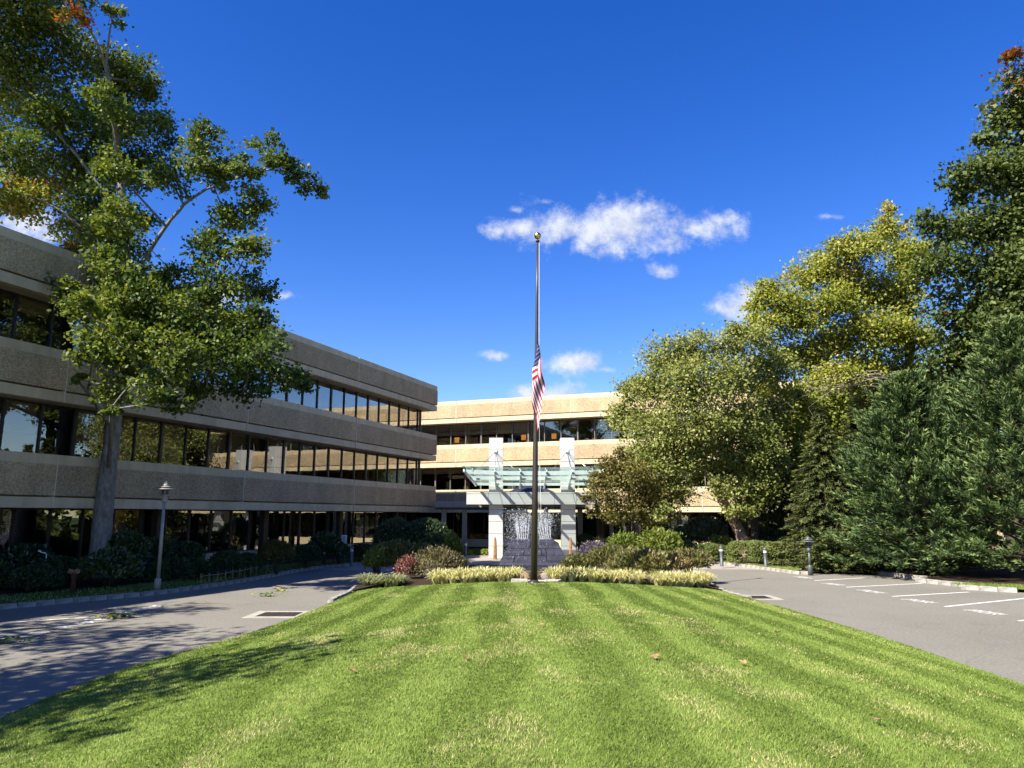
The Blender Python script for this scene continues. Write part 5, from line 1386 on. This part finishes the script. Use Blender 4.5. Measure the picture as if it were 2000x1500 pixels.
G1 = 'shrubs in the shade along the left wing'
for (px, yt, yb_, hw, Y, mm, sz, nl, tm, lab) in (
    (40, 1062, 1145, 62, 25.6, 'L_rhodo', .13, 3600, .35, 'tall dark rhododendron at the far left edge under the left wing'),
    (-40, 1090, 1160, 60, 23.2, 'L_yew', .08, 3000, .35, 'dark clipped yew cut by the left edge of the picture'),
    (60, 1100, 1166, 55, 23.6, 'L_yew', .08, 4200, .35, 'low dark yew mound at far left in front of the rhododendron'),
    (118, 1085, 1155, 46, 25.0, 'L_yew', .08, 3600, .32, 'dark yew mound just left of the oak trunk'),
    (212, 1066, 1150, 60, 25.2, 'L_rhodo', .14, 3800, .62, 'broad rhododendron with yellowish leaf tips at the foot of the oak'),
    (245, 1045, 1110, 50, 28.0, 'L_rhodo', .13, 3000, .40, 'tall dark shrub right behind the oak trunk'),
    (300, 1052, 1110, 46, 28.8, 'L_yew', .09, 3000, .35, 'dark shrub behind the tall lamp post'),
    (297, 1098, 1146, 32, 26.6, 'L_yew', .07, 3200, .36, 'clipped yew globe just left of the tall lamp post'),
    (340, 1088, 1143, 36, 27.4, 'L_yew', .07, 3400, .38, 'clipped yew globe just right of the tall lamp post'),
    (378, 1088, 1138, 34, 28.2, 'L_yew', .07, 3200, .38, 'second clipped yew globe right of the tall lamp post'),
    (355, 1058, 1105, 42, 30.2, 'L_rhodo', .12, 2600, .4, 'dark shrub against the glass behind the yew globes'),
    (440, 1075, 1130, 36, 29.6, 'L_yew', .07, 3200, .36, 'clipped yew behind the start of the low rail fence'),
    (482, 1078, 1125, 28, 30.4, 'L_yew', .07, 2800, .34, 'clipped yew behind the middle of the low rail fence'),
    (540, 1050, 1118, 34, 31.8, 'L_bronze', .10, 2200, .25, 'leggy brownish shrub at the end of the low rail fence'),
    (600, 1062, 1105, 30, 35.0, 'L_yew', .08, 2600, .33, 'dark shrub behind the shaded left bollard'),
    (632, 1040, 1098, 34, 37.0, 'L_rhodo', .12, 2400, .35, 'dark shrub left of the small white sign'),
    (662, 1062, 1098, 24, 37.6, 'L_yew', .08, 2200, .33, 'dark shrub behind the small white sign'),
    (705, 1060, 1098, 32, 39.5, 'L_yew', .09, 2400, .33, 'dark shrub right of the shaded bollards'),
    (770, 1018, 1092, 44, 42.5, 'L_rhodo', .12, 3200, .36, 'left part of the big dark shrub mound at the corner of the left wing'),
    (828, 1008, 1090, 48, 42.0, 'L_rhodo', .12, 3400, .40, 'big dark domed shrub at the corner of the left wing'),
    (850, 1040, 1092, 34, 40.8, 'L_yew', .09, 2600, .35, 'dark low shrub right of the big domed shrub')):
    px_shrub('shrub', lab, px, yt, yb_, hw, Y, M[mm], sz, nl, tm=tm, group=G1, asp=.42, upright=.3)

G2 = 'shrubs in the island bed'
for (px, yt, yb_, hw, Y, mm, sz, nl, tm, upr, lab) in (
    (735, 1072, 1122, 26, 28.4, 'L_lime', .07, 1900, .42, .9, 'bright yellow green shrub at the left tip of the island bed'),
    (775, 1066, 1122, 36, 28.8, 'L_olive', .08, 2300, .25, 1.1, 'olive twiggy shrub behind the red barberry'),
    (822, 1068, 1118, 32, 29.2, 'L_olive', .08, 2000, .35, 1.1, 'olive shrub left of the tan shrub in the island bed'),
    (792, 1090, 1138, 22, 26.6, 'L_red', .05, 1100, .62, .6, 'small red barberry in the front of the island bed'),
    (830, 1094, 1136, 26, 26.8, 'L_tan', .05, 1200, .55, .6, 'thin dull russet shrub with pale bare stems beside the barberry'),
    (852, 1074, 1128, 36, 27.6, 'L_tan', .06, 2200, .50, 1.0, 'tan fading twiggy shrub left of the cream strap leaved clumps'),
    (886, 1080, 1122, 22, 28.0, 'L_tan', .06, 1300, .45, 1.0, 'tan thin shrub beside the fountain paving'),
    (884, 1042, 1092, 17, 33.2, 'L_lime', .08, 900, .35, 1.2, 'upright yellow green shoot in front of the dark corner mound'),
    (1226, 1040, 1110, 40, 31.0, 'L_lime', .08, 2800, .40, .8, 'left of the two tall yellow green shrubs right of the fountain'),
    (1288, 1034, 1108, 42, 30.6, 'L_lime', .09, 3000, .45, .6, 'right of the two tall yellow green shrubs right of the fountain'),
    (1196, 1068, 1122, 40, 28.6, 'L_olive', .08, 2600, .55, 1.0, 'bronze green twiggy shrub next to the fountain on its right'),
    (1246, 1078, 1136, 44, 26.4, 'L_olive', .08, 3200, .50, 1.0, 'large bronze green shrub bulging over the strap leaved clumps'),
    (1300, 1082, 1126, 34, 27.6, 'L_olive', .08, 2200, .60, .9, 'reddish olive shrub behind the rightmost strap leaved clumps'),
    (1345, 1078, 1122, 34, 28.2, 'L_olive', .08, 2300, .60, .9, 'reddish olive shrub at the right tip of the island bed'),
    (1128, 1086, 1120, 26, 29.2, 'L_olive', .08, 1500, .45, .9, 'low golden green shrub touching the right of the fountain'),
    (1158, 1062, 1100, 24, 33.6, 'L_purple', .06, 1300, .5, .4, 'dusky purple flowering shrub behind the island bed')):
    px_shrub('shrub', lab, px, yb_ - (yb_ - yt) * (1.0 if mm == 'L_lime' else 1.12), yb_, hw * (1.0 if mm in ('L_lime', 'L_red') else 1.25), Y, M[mm], sz * 1.2, int(nl * 1.35), tm=tm, upright=upr, group=G2, ragged=.10, lumps=22, asp=.42, dense=.5, stems=12, bark=M['twig'] if mm in ('L_red', 'L_tan') else None)
G3 = 'clipped hedge bushes on the right'
for i, (px, yt, yb_, hw, lab) in enumerate(((1342, 1064, 1098, 20, 'leftmost and smallest bush of the clipped hedge'), (1372, 1063, 1099, 20, 'second bush of the clipped hedge from the left'), (1402, 1061, 1102, 24, 'third bush of the clipped hedge, behind the left bollard'),
        (1452, 1059, 1106, 26, 'fourth bush of the clipped hedge, before the leaning birch trunk'), (1490, 1058, 1108, 26, 'fifth bush of the clipped hedge, behind the right bollard'), (1522, 1060, 1110, 22, 'last bush of the clipped hedge beside the spruce'))):
    Y = (41.8, 40.8, 40.0, 38.4, 37.4, 36.4)[i]
    px_shrub('hedge_bush', lab, px, yt - 2, yb_, hw * 1.08, Y, M['L_hedge'], .065, 5200, tm=.62, tsd=.16, cat='hedge', group=G3, dense=.86, box=.45, asp=.5, depth=1.0, lumps=5)
for (px, yt, yb_, hw, Y, mm, sz, nl, tm, lab) in (
    (1372, 1010, 1090, 44, 44.5, 'L_rhodo', .13, 3200, .45, 'dark glossy shrub behind the left part of the hedge'),
    (1414, 1046, 1080, 24, 42.6, 'L_lime', .10, 1300, .45, 'bright lime green shrub rising behind the hedge'),
    (1322, 1030, 1090, 30, 44.0, 'L_rhodo', .11, 2200, .5, 'dark shrub between the ornamental tree and the hedge'),
    (1500, 1030, 1085, 30, 45.5, 'L_rhodo', .12, 2000, .3, 'dark shrub behind the slim birch trunk'),
    (1140, 1040, 1090, 26, 46.5, 'L_yew', .10, 1800, .25, 'dark shaded shrub right of the right portico column'),
    (1200, 1050, 1090, 34, 45.0, 'L_yew', .10, 2000, .25, 'dark shaded shrub below the ornamental tree')):
    px_shrub('shrub', lab, px, yt, yb_, hw, Y, M[mm], sz, nl, tm=tm, group='shrubs behind the hedge', asp=.45, upright=.3)
# bright ground cover left of the portico
for i, (x, y, lab) in enumerate(((-3.9, 47.2, 'leftmost mound of bright green ground cover by the left portico column'), (-3.0, 46.9, 'second mound of bright green ground cover left of the portico'), (-2.2, 47.3, 'third mound of bright green ground cover left of the portico'), (-1.5, 46.8, 'mound of bright green ground cover touching the left portico column'))):
    shrub('ground_cover', lab, x, y, 0, .62, .5, .48, M['L_lime'], .10, 900, tm=.6, cat='plant', group='bright ground cover by the portico', stems=4, asp=.6)
b = MB(); b.box(-5.2, -1.0, 46.0, 46.12, 0, .12); tag(b.build('planter_edge', M['concrete']), 'pale edging of the planter left of the portico', 'edging')

# strap leaved clumps along the front of the bed
def strap_mesh(n, h, spread, mm, seed, tm):
    r_ = np.random.default_rng(seed)
    az = r_.uniform(0, 2 * math.pi, n); lean = r_.uniform(.08, 1.0, n) ** .8; hh_ = h * r_.uniform(.7, 1.15, n); w = r_.uniform(.010, .018, n)
    ts = np.array([0, .35, .7, 1.0]); V = np.empty((n, 4, 2, 3))
    d = np.stack([np.cos(az), np.sin(az)], 1); sd_ = np.stack([-np.sin(az), np.cos(az)], 1); r0 = r_.uniform(0, .09, n)
    for k, t in enumerate(ts):
        rr_ = r0 + spread * lean * t ** 1.25; z = hh_ * (1 - .25 * lean) * (np.sin(t * (1.1 + 1.35 * lean)) / np.sin(np.minimum(1.1 + 1.35 * lean, 1.57)))
        wk = w * (1 - .85 * t ** 3)
        for s, sg_ in enumerate((-1, 1)):
            V[:, k, s, :2] = d * rr_[:, None] + sd_ * (sg_ * wk)[:, None]; V[:, k, s, 2] = z
    F = []
    base_i = np.arange(n) * 8
    for k in range(3): F.append(np.stack([base_i + 2 * k, base_i + 2 * k + 1, base_i + 2 * k + 3, base_i + 2 * k + 2], 1))
    ti = np.clip(r_.normal(tm, .16, n), 0, 1)
    return np_mesh('leaves', V.reshape(-1, 3), np.concatenate(F), mm, {'tint': np.repeat(ti, 8)})
SM = {k: [strap_mesh(120, .44, .46, M['L_lirio'], 50 + k + i, .70) for i in range(3)] for k in (0,)}
SG = [strap_mesh(120, .42, .44, M['L_liriog'], 80 + i, .55) for i in range(3)]
def strap(x, y, z, mes, label, group):
    o = link('strap_leaf_plant', random.choice(mes), None, (float(x), float(y), float(z)), (0, 0, random.uniform(0, 6.28)), (random.uniform(1.0, 1.28),) * 3)
    tag(o, label, 'plant', group)
def row(x0, x1, n, mes, label, group, rows=2):
    for r_ in range(rows):
        for k in range(n):
            x = x0 + (x1 - x0) * (k + .5 * (r_ % 2) + .25) / n + random.uniform(-.06, .06)
            y = float(bed_y(x)) + .26 + .36 * r_ + random.uniform(-.05, .05)
            strap(x, y, max(.1, float(lawn_z(x, bed_y(x))) - .06 - .02 * r_), mes, label, group)
row(-5.05, -3.7, 5, SG, 'grey green strap leaved tuft at the left end of the island bed', 'grey green strap leaved plants at the left end', 2)
row(-2.55, .18, 9, SM[0], 'cream edged strap leaved tuft in the row left of the flagpole', 'cream strap leaved plants left of the flagpole', 3)
row(1.25, 4.3, 10, SM[0], 'cream edged strap leaved tuft in the row right of the flagpole', 'cream strap leaved plants right of the flagpole', 2)
row(4.75, 6.75, 7, SM[0], 'cream edged strap leaved tuft at the right end of the island bed', 'cream strap leaved plants at the right end', 3)
